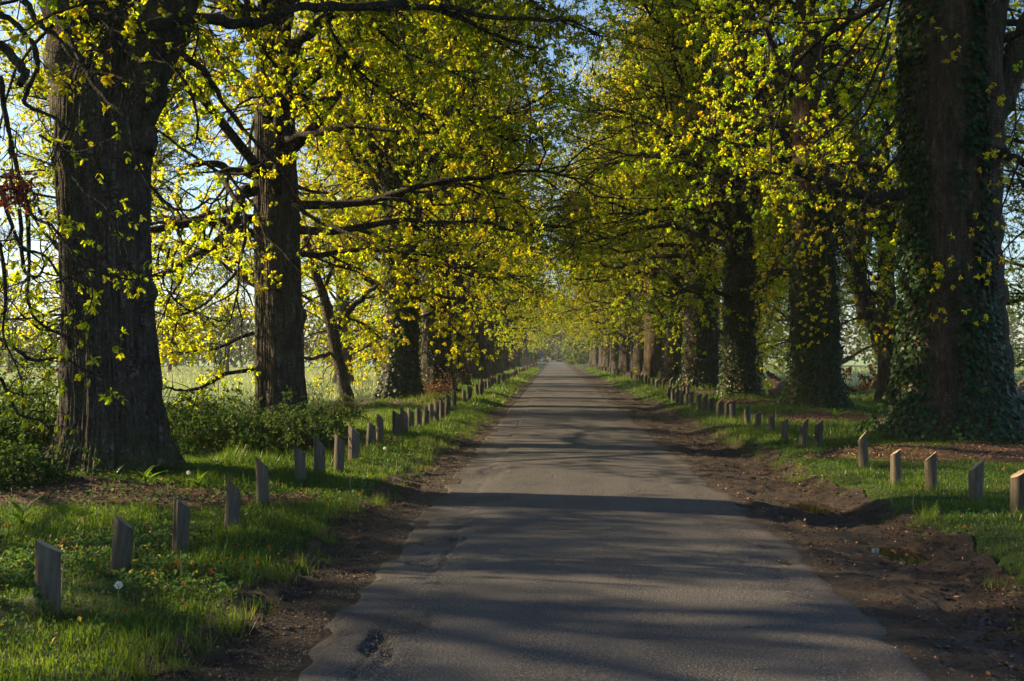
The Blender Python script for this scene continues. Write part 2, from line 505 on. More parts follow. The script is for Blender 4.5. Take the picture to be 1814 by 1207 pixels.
def H(x, y):
    x, y = np.broadcast_arrays(np.asarray(x, float), np.asarray(y, float))
    z = np.zeros(x.shape)
    z = z + .13 * sst(-1.75, -2.5, x) + .02 * sst(-2.2, -3, x) * (fbm(x * 1.3, y * 1.3, seed=3) - .5) * 4
    z = z + .14 * sst(3.25, 4.1, x) + .02 * sst(3.6, 4.4, x) * (fbm(x * 1.3, y * 1.3, seed=3) - .5) * 4
    ditch = np.exp(-((x - 3.0 + .2 * (vn(y * .4, .5, seed=5) - .5)) / .52) ** 2) * (.06 - .03 * sst(18, 40, y))
    z = z - ditch
    for px, py, rx, ry, dp in POND:
        z = z - dp * np.exp(-((x - px) / rx) ** 2 - ((y - py) / ry) ** 2)
    mz = sst(1.9, 2.5, x) * sst(4.1, 3.6, x) + sst(-1.5, -1.8, x) * sst(-2.5, -2.2, x)
    z = z + mz * ((fbm(x * 5, y * 5, seed=8, o=4) - .5) * .13 + (np.abs(fbm(x * 2.2, y * 1.1, seed=9) - .5)) * .06)
    far = sst(-7, -10, x) + sst(9, 12, x)
    z = z + far * (fbm(x * .12, y * .12, seed=6) - .5) * .3 - .1 * far
    for tx, ty in L_ROW[:6] + R_ROW[:6]:
        amp = .16 if tx < 0 else .2
        z = z + amp * np.exp(-((x - tx) ** 2 + (y - ty) ** 2) / 2.4 ** 2)
    return z

def Hs(x, y):
    return float(H(np.array([x]), np.array([y]))[0])

def grid_mesh(name, X, Y, Z):
    ny, nx = X.shape
    V = np.stack([X, Y, Z], -1).reshape(-1, 3)
    i = np.arange(ny * nx).reshape(ny, nx)
    F = np.stack([i[:-1, :-1], i[:-1, 1:], i[1:, 1:], i[1:, :-1]], -1).reshape(-1, 4)
    return mesh(name, V, [F], smooth=True)

xs = np.concatenate([np.linspace(-1500, -80, 14), np.arange(-70, -14, 3.), np.arange(-14, -4, .4), np.arange(-4, 5, .18), np.arange(5, 14, .35), np.arange(14, 70, 3.), np.linspace(80, 1500, 14)])
ys = np.concatenate([np.linspace(-200, -6, 6), np.arange(-4, 3, .8), np.arange(3, 18, .18), np.arange(18, 45, .5), np.arange(45, 180, 2.5), np.linspace(190, 2200, 16)])
X, Y = np.meshgrid(xs, ys)
Z = H(X, Y) - .012
inner = (X > gl(Y) + .2) & (X < gr(Y) - .2)
Z = Z - .09 * inner
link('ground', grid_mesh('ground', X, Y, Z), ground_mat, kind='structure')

# road
PATCH = [(-1.12, 6.62, .26, .26, .012)]
HOLES = [(-1.07, 6.18, .07, .22, .045), (-.98, 5.95, .05, .2, .03), (-1.12, 8.6, .10, .35, .02), (-1.05, 9.5, .22, .25, .022), (-1.2, 10.6, .3, .35, .016), (-.95, 15.5, .2, .5, .02), (-1.2, 14.2, .25, .4, .02),
         (-1.0, 18.5, .2, .5, .02), (1.75, 8.6, .25, .28, .018), (1.35, 28, .5, .7, .03), (1.6, 24, .4, .6, .025)]
def joint_x(y):
    return -.93 - .16 * sst(9, 6, y) + .10 * (fbm(np.asarray(y) * .7, .3, seed=21) - .5) + .05 * (vn(np.asarray(y) * 6, .2, seed=22) - .5)
yr = np.concatenate([np.arange(-3, 4, .5), np.arange(4, 14, .05), np.arange(15, 32, .16), np.arange(32, 265, 1.6)])
u = np.concatenate([np.linspace(0, .3, 34)[:-1], np.linspace(.3, .75, 20)[:-1], np.linspace(.75, 1, 18)])
el = -1.5 + .22 * (fbm(yr * 1.1, .9, seed=31) - .5) + .12 * (vn(yr * 5, .9, seed=32) - .5)
er = 2.18 + .30 * (fbm(yr * .8, .4, seed=33) - .5) + .14 * (vn(yr * 5, .4, seed=34) - .5)
X = el[:, None] + (er - el)[:, None] * u[None]
Y = np.repeat(yr[:, None], len(u), 1)
Z = .03 - .012 * ((X - .35) / 1.8) ** 2 + .012 * (fbm(X * .8, Y * .35, seed=35) - .5)
nb = fbm(X * 5, Y * 4, seed=36, o=4)
for px, py, rx, ry, dp in HOLES:
    rr = ((X - px) / rx) ** 2 + ((Y - py) / ry) ** 2 + (nb - .5) * 4.2
    Z = Z - dp * sst(1.15, .75, rr)
for px, py, rx, ry, dp in PATCH:
    rr = np.maximum(np.abs(X - px) / rx, np.abs(Y - py) / ry) + (nb - .5) * .7
    Z = Z + dp * sst(1.0, .9, rr)
sl = sst(0, 1, 1) * np.exp(-((X - joint_x(Y)) / .022) ** 2) * sst(.40, .6, fbm(Y * 1.4, X * .1, seed=37))
Z = Z - .016 * sl - .008 * sst(joint_x(Y), joint_x(Y) - .02, X)
rx_ = 1.55 + .45 * (fbm(Y * .55, .2, seed=38) - .5) + .08 * (vn(Y * 7, .7, seed=39) - .5)
Z = Z - .011 * np.exp(-((X - rx_) / .02) ** 2) * sst(.4, .6, fbm(Y * 1.1, 3 + X * .1, seed=40))
Z[:, :3] -= np.array([.05, .03, .008]); Z[:, -3:] -= np.array([.008, .03, .06])
Z = Z + .004 * (nb - .5)
wear = .9 * sl * (.5 + .5 * (nb > .45)) + .55 * sst(.55, .72, fbm(X * 2.2, Y * .9, seed=61)) * sst(-.9, -1.05, X) + .45 * sst(.6, .75, fbm(X * 3, Y * 1.2, seed=62)) * sst(1.2, 1.6, X)
for px, py, rx, ry, dp in PATCH + [(-.95, 12.3, .33, .22, .01), (-1.2, 9.9, .2, .5, .01), (-1.15, 14.6, .25, .5, .01)]:
    rr = np.maximum(np.abs(X - px) / rx, np.abs(Y - py) / ry) + (nb - .5) * .9
    wear = np.maximum(wear, .55 * sst(1.05, .95, rr))
    wear = np.maximum(wear, .9 * np.exp(-((rr - 1.0) / .08) ** 2))
rm = grid_mesh('road', X, Y, Z)
at_ = rm.attributes.new('wear', 'FLOAT', 'POINT')
at_.data.foreach_set('value', np.clip(wear, 0, 1).astype(np.float32).ravel())
link('road', rm, road_mat, kind='structure')

# mud strips either side of the tarmac
ym = np.concatenate([np.arange(-3, 4, .5), np.arange(4, 20, .055), np.arange(20, 45, .18), np.arange(45, 250, 1.5)])
for side in (0, 1):
    v = np.linspace(0, 1, 22 if side == 0 else 46)
    a = (gl(ym) - .12) if side == 0 else np.full(ym.shape, 1.75)
    b = np.full(ym.shape, -1.32) if side == 0 else gr(ym) + .14
    X = a[:, None] + (b - a)[:, None] * v[None]
    Y = np.repeat(ym[:, None], len(v), 1)
    Z = H(X, Y) + .006
    Z = np.where((X > -1.5) & (X < 2.1), np.minimum(Z, .0), Z)
    link('mud_verge', grid_mesh('mud_verge', X, Y, Z), mud_mat, kind='structure')

# puddles
for px, py, rx, ry, lev in ((3.18, 12.5, .55, 1.0, .075), (3.2, 9.6, .48, .72, .07), (2.9, 17.0, .3, .4, .05)):
    a = np.linspace(0, 2 * np.pi, 40, endpoint=False)
    z = Hs(px, py) + lev
    V = np.concatenate([[(px, py, z)], np.stack([px + rx * np.cos(a), py + ry * np.sin(a), np.full(40, z)], 1)])
    F = np.stack([np.zeros(40, int), 1 + np.arange(40), 1 + (np.arange(40) + 1) % 40], 1)
    link('puddle', mesh('puddle', V, [F]), puddle_mat, kind='structure')

# mulch beds (thin sheets following the ground)
MULCH = [(-5.3, 11.3, 2.6, .75), (6.6, 16.7, 2.6, 1.0), (6.7, 26.3, 2.0, 1.0), (6.0, 34.2, 1.6, .8), (-4.9, 33.2, 1.5, .9), (5.9, 43.5, 1.4, .9), (-4.0, 18.9, 1.1, .5)]
def in_mulch(x, y):
    q = np.zeros(np.shape(x))
    n = fbm(np.asarray(x) * 1.7, np.asarray(y) * 1.7, seed=50)
    for mx, my, rx, ry in MULCH:
        q = np.maximum(q, sst(1.15, .85, ((x - mx) / rx) ** 2 + ((y - my) / ry) ** 2 + (n - .5) * 1.6))
    return q
for mx, my, rx, ry in MULCH:
    uu, vv = np.meshgrid(np.linspace(-1.3, 1.3, 60), np.linspace(-1.3, 1.3, 40))
    X, Y = mx + uu * rx, my + vv * ry
    Z = H(X, Y) + .012 - .06 * (1 - sst(.25, .55, in_mulch(X, Y))) + .02 * (fbm(X * 6, Y * 6, seed=51) - .5)
    link('mulch_bed', grid_mesh('mulch_bed', X, Y, Z), soil_mat, kind='structure')

# ------------------------------------------------------------------ trunks
def trunk_mesh(name, prof, lean, nth, nz, seed, ridge=.03, lobes=5, ncirc=46, ztop=None, burrs=((2.3, -.15, .13, .17), (1.2, 3.9, .06, .15), (4.1, 4.4, .10, .2), (3.2, 5.3, .07, .12))):
    """prof: [(z, radius)], lean: [(z, dx, dy)] ; ridged bark is real relief"""
    pz, pr = np.array(prof).T
    ztop = ztop or pz[-1]
    t = np.linspace(0, 1, nz) ** 1.35
    z = -.35 + (ztop + .35) * t
    r = np.interp(z, pz, pr)
    lz, lx, ly = np.array(lean).T
    cx, cy = np.interp(z, lz, lx), np.interp(z, lz, ly)
    th = np.arange(nth) * 2 * np.pi / nth
    TH, ZZ = np.meshgrid(th, z)
    RR = np.repeat(r[:, None], nth, 1)
    flare = np.exp(-np.maximum(ZZ, 0) / .55)
    cs, sn = np.cos(TH), np.sin(TH)
    lob = fbm(cs * lobes * .42 + 9, sn * lobes * .42 + 4, ZZ * .35, seed, 2) - .5
    RR = RR * (1 + lob * (.22 + .75 * flare))
    RR = RR * (1 + .10 * (fbm(cs * 1.2 + 3, sn * 1.2, ZZ * .55, seed + 3, 2) - .5))
    a = TH / (2 * np.pi) * ncirc
    w = 1.5 * (fbm(cs * 3 + 1, sn * 3, ZZ * 1.2, seed + 5, 2) - .5)
    q = ((a + w) % ncirc)
    def rid(q, n, sd, zs):
        i0 = np.floor(q); f = q - i0
        off = hsh(i0, i0 * 0, i0 * 0, sd)
        brk = vn(i0 * 3.7, ZZ * zs + off * 9, 0, sd + 1)
        return np.abs(np.sin(np.pi * f)) ** .6 * (.3 + .7 * sst(.25, .5, brk)) * (.6 + .4 * off)
    rd = rid(q, ncirc, seed + 7, 3.2)
    amp = ridge * (r / r.max()) ** .5
    RR = RR + amp[:, None] * (rd - .6) + ridge * .25 * (fbm(cs * 14, sn * 14, ZZ * 7, seed + 9, 2) - .5)
    for bz, bt, br, bs in burrs:
        dt_ = (TH - bt + np.pi) % (2 * np.pi) - np.pi
        RR = RR + br * np.exp(-((ZZ - bz) ** 2 + (dt_ * r[:, None]) ** 2) / bs ** 2)
    V = np.stack([cx[:, None] + RR * cs, cy[:, None] + RR * sn, ZZ], -1).reshape(-1, 3)
    i = np.arange(nz * nth).reshape(nz, nth)
    nx = np.roll(i, -1, 1)
    F = np.stack([i[:-1], nx[:-1], nx[1:], i[1:]], -1).reshape(-1, 4)
    return mesh(name, V, [F], smooth=True), (z, r, cx, cy)

def limb_tube(acc, pts, radii, sides=12, sub=6, seed=0, knob=.12):
    """a smooth crooked limb through given points (Catmull-Rom), with lumpy girth"""
    p = np.array(pts, float)
    p = np.concatenate([[2 * p[0] - p[1]], p, [2 * p[-1] - p[-2]]])
    out, rad = [], []
    n = len(pts)
    rr = np.interp(np.arange((n - 1) * sub + 1) / sub, np.arange(n), radii)
    for k in range(n - 1):
        a, b, c, d = p[k:k + 4]
        for s in np.arange(sub) / sub:
            out.append(.5 * (2 * b + (c - a) * s + (2 * a - 5 * b + 4 * c - d) * s * s + (3 * b - a - 3 * c + d) * s ** 3))
    out.append(p[-2])
    out = np.array(out)
    rr = rr * (1 + knob * (vn(np.arange(len(rr)) * .7, seed, seed=seed) - .5) * 2)
    out[1:-1] += (np.stack([vn(np.arange(len(out)) * .6, k * 7.1, seed=seed + 60) for k in range(3)], 1)[1:-1] - .5) * np.minimum(rr[1:-1, None] * 1.2, .09)
    V, F = tubes(out[None], rr[None], sides)
    acc.add(V, F)
    return out, rr

# ------------------------------------------------------------------ oak crowns (prototypes, +X is the field side, -X the road side)
def crown_proto(seed, height=20., reach=7.2, low_field=3.2, low_road=4.6, dens=1.0, bronze=.06, lean_r0=.45):
    r = np.random.default_rng(seed)
    nl = 30
    k = np.arange(nl)
    az = (k * 2.399 + r.uniform(0, .6, nl) + r.uniform(0, 6))
    fieldness = .5 + .5 * np.cos(az)
    t = (k / (nl - 1)) ** .85
    zlow = low_road + (low_field - low_road) * fieldness
    z0 = zlow + (height * .86 - zlow) * t + r.normal(0, .3, nl)
    z0[-1] = height * .86
    env = np.sqrt(np.clip(1 - ((z0 - 8.5) / (height * .66)) ** 2, .12, 1))
    ln = reach * env * r.uniform(.8, 1.12, nl)
    elev = R(16) + R(50) * t ** 1.3 + r.normal(0, R(7), nl)
    dr = np.stack([np.cos(az) * np.cos(elev), np.sin(az) * np.cos(elev), np.sin(elev)], 1)
    st = np.stack([np.zeros(nl), np.zeros(nl), z0], 1)
    ns = 12
    up = np.linspace(.10, -.20, ns)[None] * (1 - .5 * t[:, None]) + np.zeros((nl, ns))
    L1 = grow(st, dr, ln, ns, .21, up, r)
    r1 = (.030 + .011 * ln)[:, None] * np.linspace(1, .16, ns + 1)[None] ** 1.1
    # branches
    nb = np.maximum(6, (ln / .40).astype(int))
    i2 = np.repeat(np.arange(nl), nb)
    t2 = np.concatenate([np.linspace(.22, 1.0, q) for q in nb]) + r.normal(0, .012, len(i2))
    p, tg = along(L1, i2, t2)
    d2 = side_dirs(tg, r.uniform(R(30), R(72), len(i2)), r, .35)
    ln2 = (.9 + 2.0 * (1 - np.clip(t2, 0, 1)) * r.uniform(.6, 1.2, len(i2)) + .5) * r.uniform(.7, 1.2, len(i2)) * np.clip(ln[i2] / 6, .55, 1.1)
    L2 = grow(p, d2, ln2, 7, .2, np.linspace(.05, -.10, 7), r)
    r2 = (.009 + .0085 * ln2)[:, None] * np.linspace(1, .25, 8)[None]
    # twigs
    nt = np.maximum(4, (ln2 / .19 * dens).astype(int))
    i3 = np.repeat(np.arange(len(i2)), nt)
    t3 = np.concatenate([np.linspace(.2, 1.0, q) for q in nt]) + r.normal(0, .02, len(i3))
    p3, tg3 = along(L2, i3, t3)
    d3 = side_dirs(tg3, r.uniform(R(25), R(75), len(i3)), r, .3)
    ln3 = r.uniform(.28, .75, len(i3))
    L3 = grow(p3, d3, ln3, 2, .25, -.06, r)
    r3 = np.broadcast_to(np.linspace(.006, .003, 3)[None], (len(i3), 3))
    w = Acc()
    w.add(*tubes(L1, r1, 7))
    w.add(*tubes(L2, r2, 4))
    w.add(*tubes(L3, r3, 3))
    # leaf clusters; some twigs are barer than others so the crown has gaps
    keep = vn(p3[:, 0] * .8, p3[:, 1] * .8, p3[:, 2] * 1.1, seed) + r.normal(0, .10, len(i3)) > .40
    tw = np.where(keep)[0]
    per = 29
    i4 = np.repeat(tw, per)
    t4 = r.choice([.45, .75, 1., 1., .97, 1.], len(i4)) + r.normal(0, .02, len(i4))
    p4, tg4 = along(L3, i4, np.clip(t4, 0, .999))
    d4 = nrm(tg4 * .55 + nrm(r.normal(size=p4.shape)) * .95 + np.array([0, 0, -.25]))
    Ls = r.uniform(.04, .09, len(i4)) * r.uniform(.7, 1.5, len(i3))[i4]
    base_t = r.normal(0, .11, len(i3)) + .12 + .6 * vn(p3[:, 0] * .35 + 5, p3[:, 1] * .35, p3[:, 2] * .35, seed + 4)
    tint = np.clip(base_t[i4] + r.normal(0, .12, len(i4)) + (r.random(len(i4)) < bronze) * .4, 0, 1)
    lf = Acc()
    leaves(lf, p4 + d4 * .01, d4, Ls, Ls * r.uniform(.5, .68, len(i4)), r, tint)
    return w.mesh('branchwork', True), lf.mesh('crown')

PROTO = [crown_proto(101, 20, 8.0, 2.6, 4.2, 1.0, .03), crown_proto(202, 21, 8.4, 2.6, 3.6, 1.0, .06), crown_proto(303, 19, 7.8, 2.4, 3.4, .95, .12)]
for w_, c_ in PROTO:
    w_.materials.append(twig_mat)
    c_.materials.append(oak_leaf)

def ivy_on(acc, shape, n, z1, seed, cover, face=None):
    """ivy leaves laid shingle-like over a trunk surface; cover(th,z) 0-1"""
    r = np.random.default_rng(seed)
    z, rad, cx, cy = shape
    th = r.uniform(0, 2 * np.pi, n * 3)
    zz = r.uniform(0, 1, n * 3) ** 1.15 * z1 + .05
    m = (vn(np.cos(th) * 2.2 + 4, np.sin(th) * 2.2, zz * 1.1, seed) * .8 + r.random(n * 3) * .35) < cover(th, zz)
    th, zz = th[m][:n], zz[m][:n]
    rr = np.interp(zz, z, rad) * (1 + .25 * np.exp(-zz / .5)) + r.uniform(.0, .10, len(th))
    d_out = np.stack([np.cos(th), np.sin(th), np.zeros(len(th))], 1)
    base = np.stack([np.interp(zz, z, cx), np.interp(zz, z, cy), zz], 1) + d_out * rr[:, None]
    tang = np.stack([-np.sin(th), np.cos(th), np.zeros(len(th))], 1)
    d = nrm(np.array([0, 0, -.75]) + d_out * r.uniform(.1, .8, len(th))[:, None] + tang * r.normal(0, .55, len(th))[:, None])
    nn = nrm(d_out + np.array([0, 0, .35]) + r.normal(0, .3, d.shape))
    s = nrm(np.cross(d, nn))
    L = r.uniform(.05, .115, len(th))[:, None]
    V = np.stack([base, base + d * L * .3 + s * L * .5, base + d * L + nn * L * .1, base + d * L * .3 - s * L * .5], 1)
    i = np.arange(len(th)) * 4
    F = np.concatenate([np.stack([i, i + 1, i + 2], 1), np.stack([i, i + 2, i + 3], 1)])
    t = np.clip(.35 + r.normal(0, .25, len(th)), 0, 1)
    acc.add(V, F, np.tile(t, 2))

def oak(label, x, y, proto, prof, lean, seed, left, nth, nz, ridge=.03, mat=None, ncirc=46, ivy=None, rot=0., sc_=1.0, group=None, lobes=5, tmesh=None, crown_dz=0.):
    z0 = Hs(x, y) - .03
    t = thing('oak_tree', label, 'tree', (x, y, z0), 0, group)
    shape = None
    if tmesh is None:
        tmesh, shape = trunk_mesh('trunk', prof, lean, nth, nz, seed, ridge, lobes, ncirc)
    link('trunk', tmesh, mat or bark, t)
    base = math.pi if left else 0.
    for me, nm in ((PROTO[proto % 3][0], 'branchwork'), (PROTO[proto % 3][1], 'crown')):
        for q in ((0, 1, 2) if seed in (22, 33) else (0, 1) if (left and nth and y < 45) or (not left and y < 118) else (0,)):        # two interleaved storeys of limbs fill the crown
            o = link(nm, me, None, t, (0, 0, crown_dz + q * .7), (0, 0, base + rot + (0, .9, -.8)[q] * (1 if seed % 2 else -1)))
            o.scale = (sc_ * (1 - .06 * q),) * 3
            if nm == 'crown':
                o['kind'] = 'stuff'
    if ivy and shape is not None:
        a = Acc()
        ivy_on(a, shape, *ivy)
        link('ivy', a.mesh('ivy'), ivy_leaf, t, kind='stuff')
    return t

def prof(r, flare=1.45, h=17., thin=.25):
    return [(-.4, r * flare * 1.1), (0, r * flare), (.35, r * (1 + (flare - 1) * .5)), (.9, r * (1 + (flare - 1) * .2)), (2.2, r * 1.02), (5, r * .93), (9, r * .72), (13, r * .45), (h, r * thin * .6)]
straight = [(-1, 0, 0), (4, .03, 0), (9, -.1, .1), (17, .1, .2)]

full = lambda th, z: np.full(np.shape(z), .95)
def ivy_fade(zt, lo=.85):
    return lambda th, z: lo * sst(zt, zt * .55, z) + .12
def ivy_sides(zt):      # heavy on the left and right flanks, bare bark between
    return lambda th, z: (.42 + .5 * sst(.25, .8, np.abs(np.cos(th + .2)))) * sst(zt, zt * .8, z) + .35 * np.exp(-z / 1.2)

hero = {}
t = oak('massive forked oak, dark furrowed trunk, nearest on the left verge', -5.85, 13.3, 0,
        [(-.4, .95), (0, .83), (.35, .70), (.9, .625), (2.0, .575), (3.2, .56), (4.2, .60), (5.0, .62), (5.6, .40), (6.2, .2)],
        [(-1, .05, 0), (0, .05, 0), (2.5, -.1, 0), (4, -.14, 0), (5.2, -.08, 0), (7, 0, 0)], 11, True, 320, 165, .05, ncirc=68, rot=.25, lobes=6, crown_dz=3.4, sc_=.85)
hero['L1'] = t
a = Acc()
limb_tube(a, [(-.25, 0, 3.9), (-.42, 0, 5.0), (-.62, .1, 6.2), (-.75, .2, 8), (-.6, .3, 11), (-.3, .2, 16)], [.42, .40, .36, .32, .22, .08], 40, 10, 3)
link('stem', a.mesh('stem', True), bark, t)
a = Acc()
limb_tube(a, [(.1, 0, 3.9), (.34, -.05, 4.9), (.75, -.1, 6.0), (1.2, -.1, 7.6), (1.7, 0, 10), (2.1, .2, 14)], [.40, .36, .31, .27, .2, .06], 40, 10, 4)
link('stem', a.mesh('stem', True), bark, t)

oak('tall straight oak with a clean grey trunk, second on the left', -5.62, 20.6, 1, prof(.46, 1.3), [(-1, .1, 0), (0, .08, 0), (4, -.02, 0), (9, -.2, .2), (17, -.3, .3)], 22, True, 220, 150, .036, ncirc=54, rot=-.3)
oak('stout ivy covered oak behind the thin leaning sapling on the left', -5.4, 35.6, 2, prof(.58, 1.35), straight, 33, True, 60, 70, .03, rot=.4, ivy=(5500, 8.5, 71, full))
oak('broad dark oak just behind the ivy covered trunk on the left', -5.0, 42.7, 3, prof(.62, 1.4), straight, 44, True, 60, 60, .03, rot=-.2, ivy=(1800, 7, 72, ivy_fade(7, .6)))
oak('oak with mossy flared foot, fifth trunk of the left row', -4.95, 50.5, 4, prof(.5, 1.4), straight, 55, True, 48, 50, .03, rot=.15, sc_=.88)
oak('wide pale oak trunk with yellow sprays before it, left row', -5.3, 64, 0, prof(.8, 1.35), straight, 66, True, 48, 50, .03, rot=-.35, sc_=.85)

t = oak('huge ivy clad double stemmed oak, nearest on the right verge', 7.3, 19.3, 4,
        [(-.4, 1.6), (0, 1.38), (.35, 1.14), (.8, .98), (1.5, .86), (2.6, .76), (4.5, .72), (6.5, .70), (9, .6), (13, .4), (17, .12)],
        [(-1, .1, 0), (0, .05, 0), (3, -.05, 0), (8, -.12, 0), (17, -.3, 0)], 77, False, 230, 140, .045, mat=bark_warm, ncirc=64, rot=.2, lobes=6, crown_dz=4.2, ivy=(14000, 8.5, 73, ivy_sides(11)))
hero['R1'] = t
a = Acc()
limb_tube(a, [(.62, -.05, -.2), (.60, -.1, 1.5), (.56, -.12, 3.2), (.58, -.12, 5.2), (.62, -.1, 6.6), (.9, 0, 9.5), (1.2, .1, 13), (1.4, .2, 17)], [.62, .44, .38, .36, .34, .28, .2, .07], 48, 14, 6, .06)
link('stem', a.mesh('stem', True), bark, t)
a = Acc()
limb_tube(a, [(.75, 0, 5.8), (1.05, 0, 6.4), (1.4, -.1, 7.3), (2.0, -.2, 8.3), (3.2, -.3, 9.0), (5, -.2, 10)], [.3, .27, .26, .23, .17, .08], 24, 8, 7)
link('limb', a.mesh('limb', True), bark, t)
oak('ivy skirted oak with red brown bark, second on the right', 7.37, 29.6, 1, prof(.62, 1.35), [(-1, .05, 0), (3, .05, 0), (9, -.1, 0), (17, -.2, 0)], 88, False, 150, 150, .03, mat=bark_warm, ncirc=46, rot=-.25, crown_dz=2.2, ivy=(6500, 7.5, 74, ivy_fade(7.5, .78)))
oak('slim oak wrapped in dark ivy, third on the right', 6.5, 36.5, 2, prof(.52, 1.35), straight, 99, False, 60, 70, .03, mat=bark_warm, rot=.3, ivy=(5500, 7.0, 75, full))
oak('thick dark ivy oak, fourth on the right behind the posts', 6.5, 46, 3, prof(.72, 1.35), straight, 111, False, 60, 60, .03, mat=bark_warm, rot=-.1, ivy=(5500, 7.5, 76, full))
oak('ivy clad oak with bright fern tuft at its foot, fifth on the right', 6.6, 56, 0, prof(.6, 1.35), straight, 122, False, 48, 50, .03, mat=bark_warm, rot=.2, ivy=(4000, 8, 77, full))
oak('bare sunlit oak with moss green foot, first without ivy on the right', 6.4, 66, 4, prof(.68, 1.4), straight, 133, False, 48, 50, .03, mat=bark_warm, rot=-.3)
oak('grey trunked oak beyond the mossy footed one on the right', 6.6, 78, 1, prof(.75, 1.3), straight, 144, False, 40, 40, .03, rot=.1)
far_trunk = [trunk_mesh('trunk', prof(q), straight, 28, 36, 300 + k, .03)[0] for k, q in enumerate((.55, .65, .6))]
for k, (x, y) in enumerate(L_ROW[6:]):
    oak('distant oak arching over the road, far end of the left row', x, y, (k * 2 + 1) % 3, None, None, 0, True, 0, 0, tmesh=far_trunk[k % 3], rot=(-.4 + .3 * (k % 4)), sc_=.80 + .05 * (k % 3), group='distant oaks of the left row')
for k, (x, y) in enumerate(R_ROW[7:]):
    oak('distant oak arching over the road, far end of the right row', x, y, (k * 2 + 2) % 3, None, None, 0, False, 0, 0, tmesh=far_trunk[(k + 1) % 3], mat=None, rot=(.35 - .3 * (k % 4)), sc_=.95 + .05 * (k % 3), group='distant oaks of the right row')

# ------------------------------------------------------------------ hanging boughs in front of the near trunks
MC = np.array(cam.rotation_euler.to_matrix())
def at(px, py, d):
    v = MC @ np.array([(px - 907) / 1814, (603.5 - py) / 1814, -1.0]) * d
    return np.array([v[0], v[1], v[2] + CAM_Z])

def boughs(parent, specs, seed, twig_gap=.16, leaf_p=.5, lsize=(.035, .075), tint0=.35, per=8, tl=(.15, .55), lobed=True):
    """specs: (list of (px,py,d), radius start, radius end, twig amount, leaf amount)"""
    r = np.random.default_rng(seed)
    base = np.array(parent.location)
    w, lf = Acc(), Acc()
    for q, (pts, ra, rb, tw, lv) in enumerate(specs):
        P = np.array([at(*p) for p in pts]) - base
        out, rr = limb_tube(w, P, np.linspace(ra, rb, len(P)), 8, 6, seed + q, .18)
        L = np.linalg.norm(np.diff(out, axis=0), axis=1).sum()
        n = int(L / twig_gap * tw)
        if n < 1:
            continue
        tt = np.sort(r.uniform(.12, 1, n))
        tt[-1] = 1
        p, tg = along(out[None], np.zeros(n, int), tt)
        d = side_dirs(tg, r.uniform(R(25), R(80), n), r, .2)
        ln = r.uniform(*tl, n)
        T1 = grow(p, d, ln, 5, .28, -.06, r)
        w.add(*tubes(T1, np.minimum(rb, .009) * np.linspace(1., .45, 6)[None] * np.ones((n, 1)), 4))
        n2 = n * 3
        i2 = r.integers(0, n, n2)
        p2, tg2 = along(T1, i2, r.uniform(.3, 1, n2))
        T2 = grow(p2, side_dirs(tg2, r.uniform(R(25), R(70), n2), r), r.uniform(.08, .25, n2), 3, .25, -.08, r)
        w.add(*tubes(T2, np.linspace(.0042, .0022, 4)[None] * np.ones((n2, 1)), 3))
        kp = np.where(r.random(n2) < leaf_p * lv)[0]
        i3 = np.repeat(kp, per)
        if not len(i3):
            continue
        p3, tg3 = along(T2, i3, r.choice([.75, .999, .999], len(i3)))
        d3 = nrm(tg3 * .6 + nrm(r.normal(size=p3.shape)) * .8 + np.array([0, 0, -.35]))
        tn = np.clip(tint0 + r.normal(0, .1, n2)[i3] + r.normal(0, .06, len(i3)), 0, 1)
        Ls = r.uniform(*lsize, len(i3))
        if lobed:
            lobed_leaves(lf, p3, d3, Ls, r, tn, .25)
        else:
            leaves(lf, p3, d3, Ls * 1.1, Ls * .6, r, tn)
    link('hanging_bough', w.mesh('hanging_bough', True), twig_mat, parent)
    link('spray', lf.mesh('spray'), oak_leaf, parent, kind='stuff')

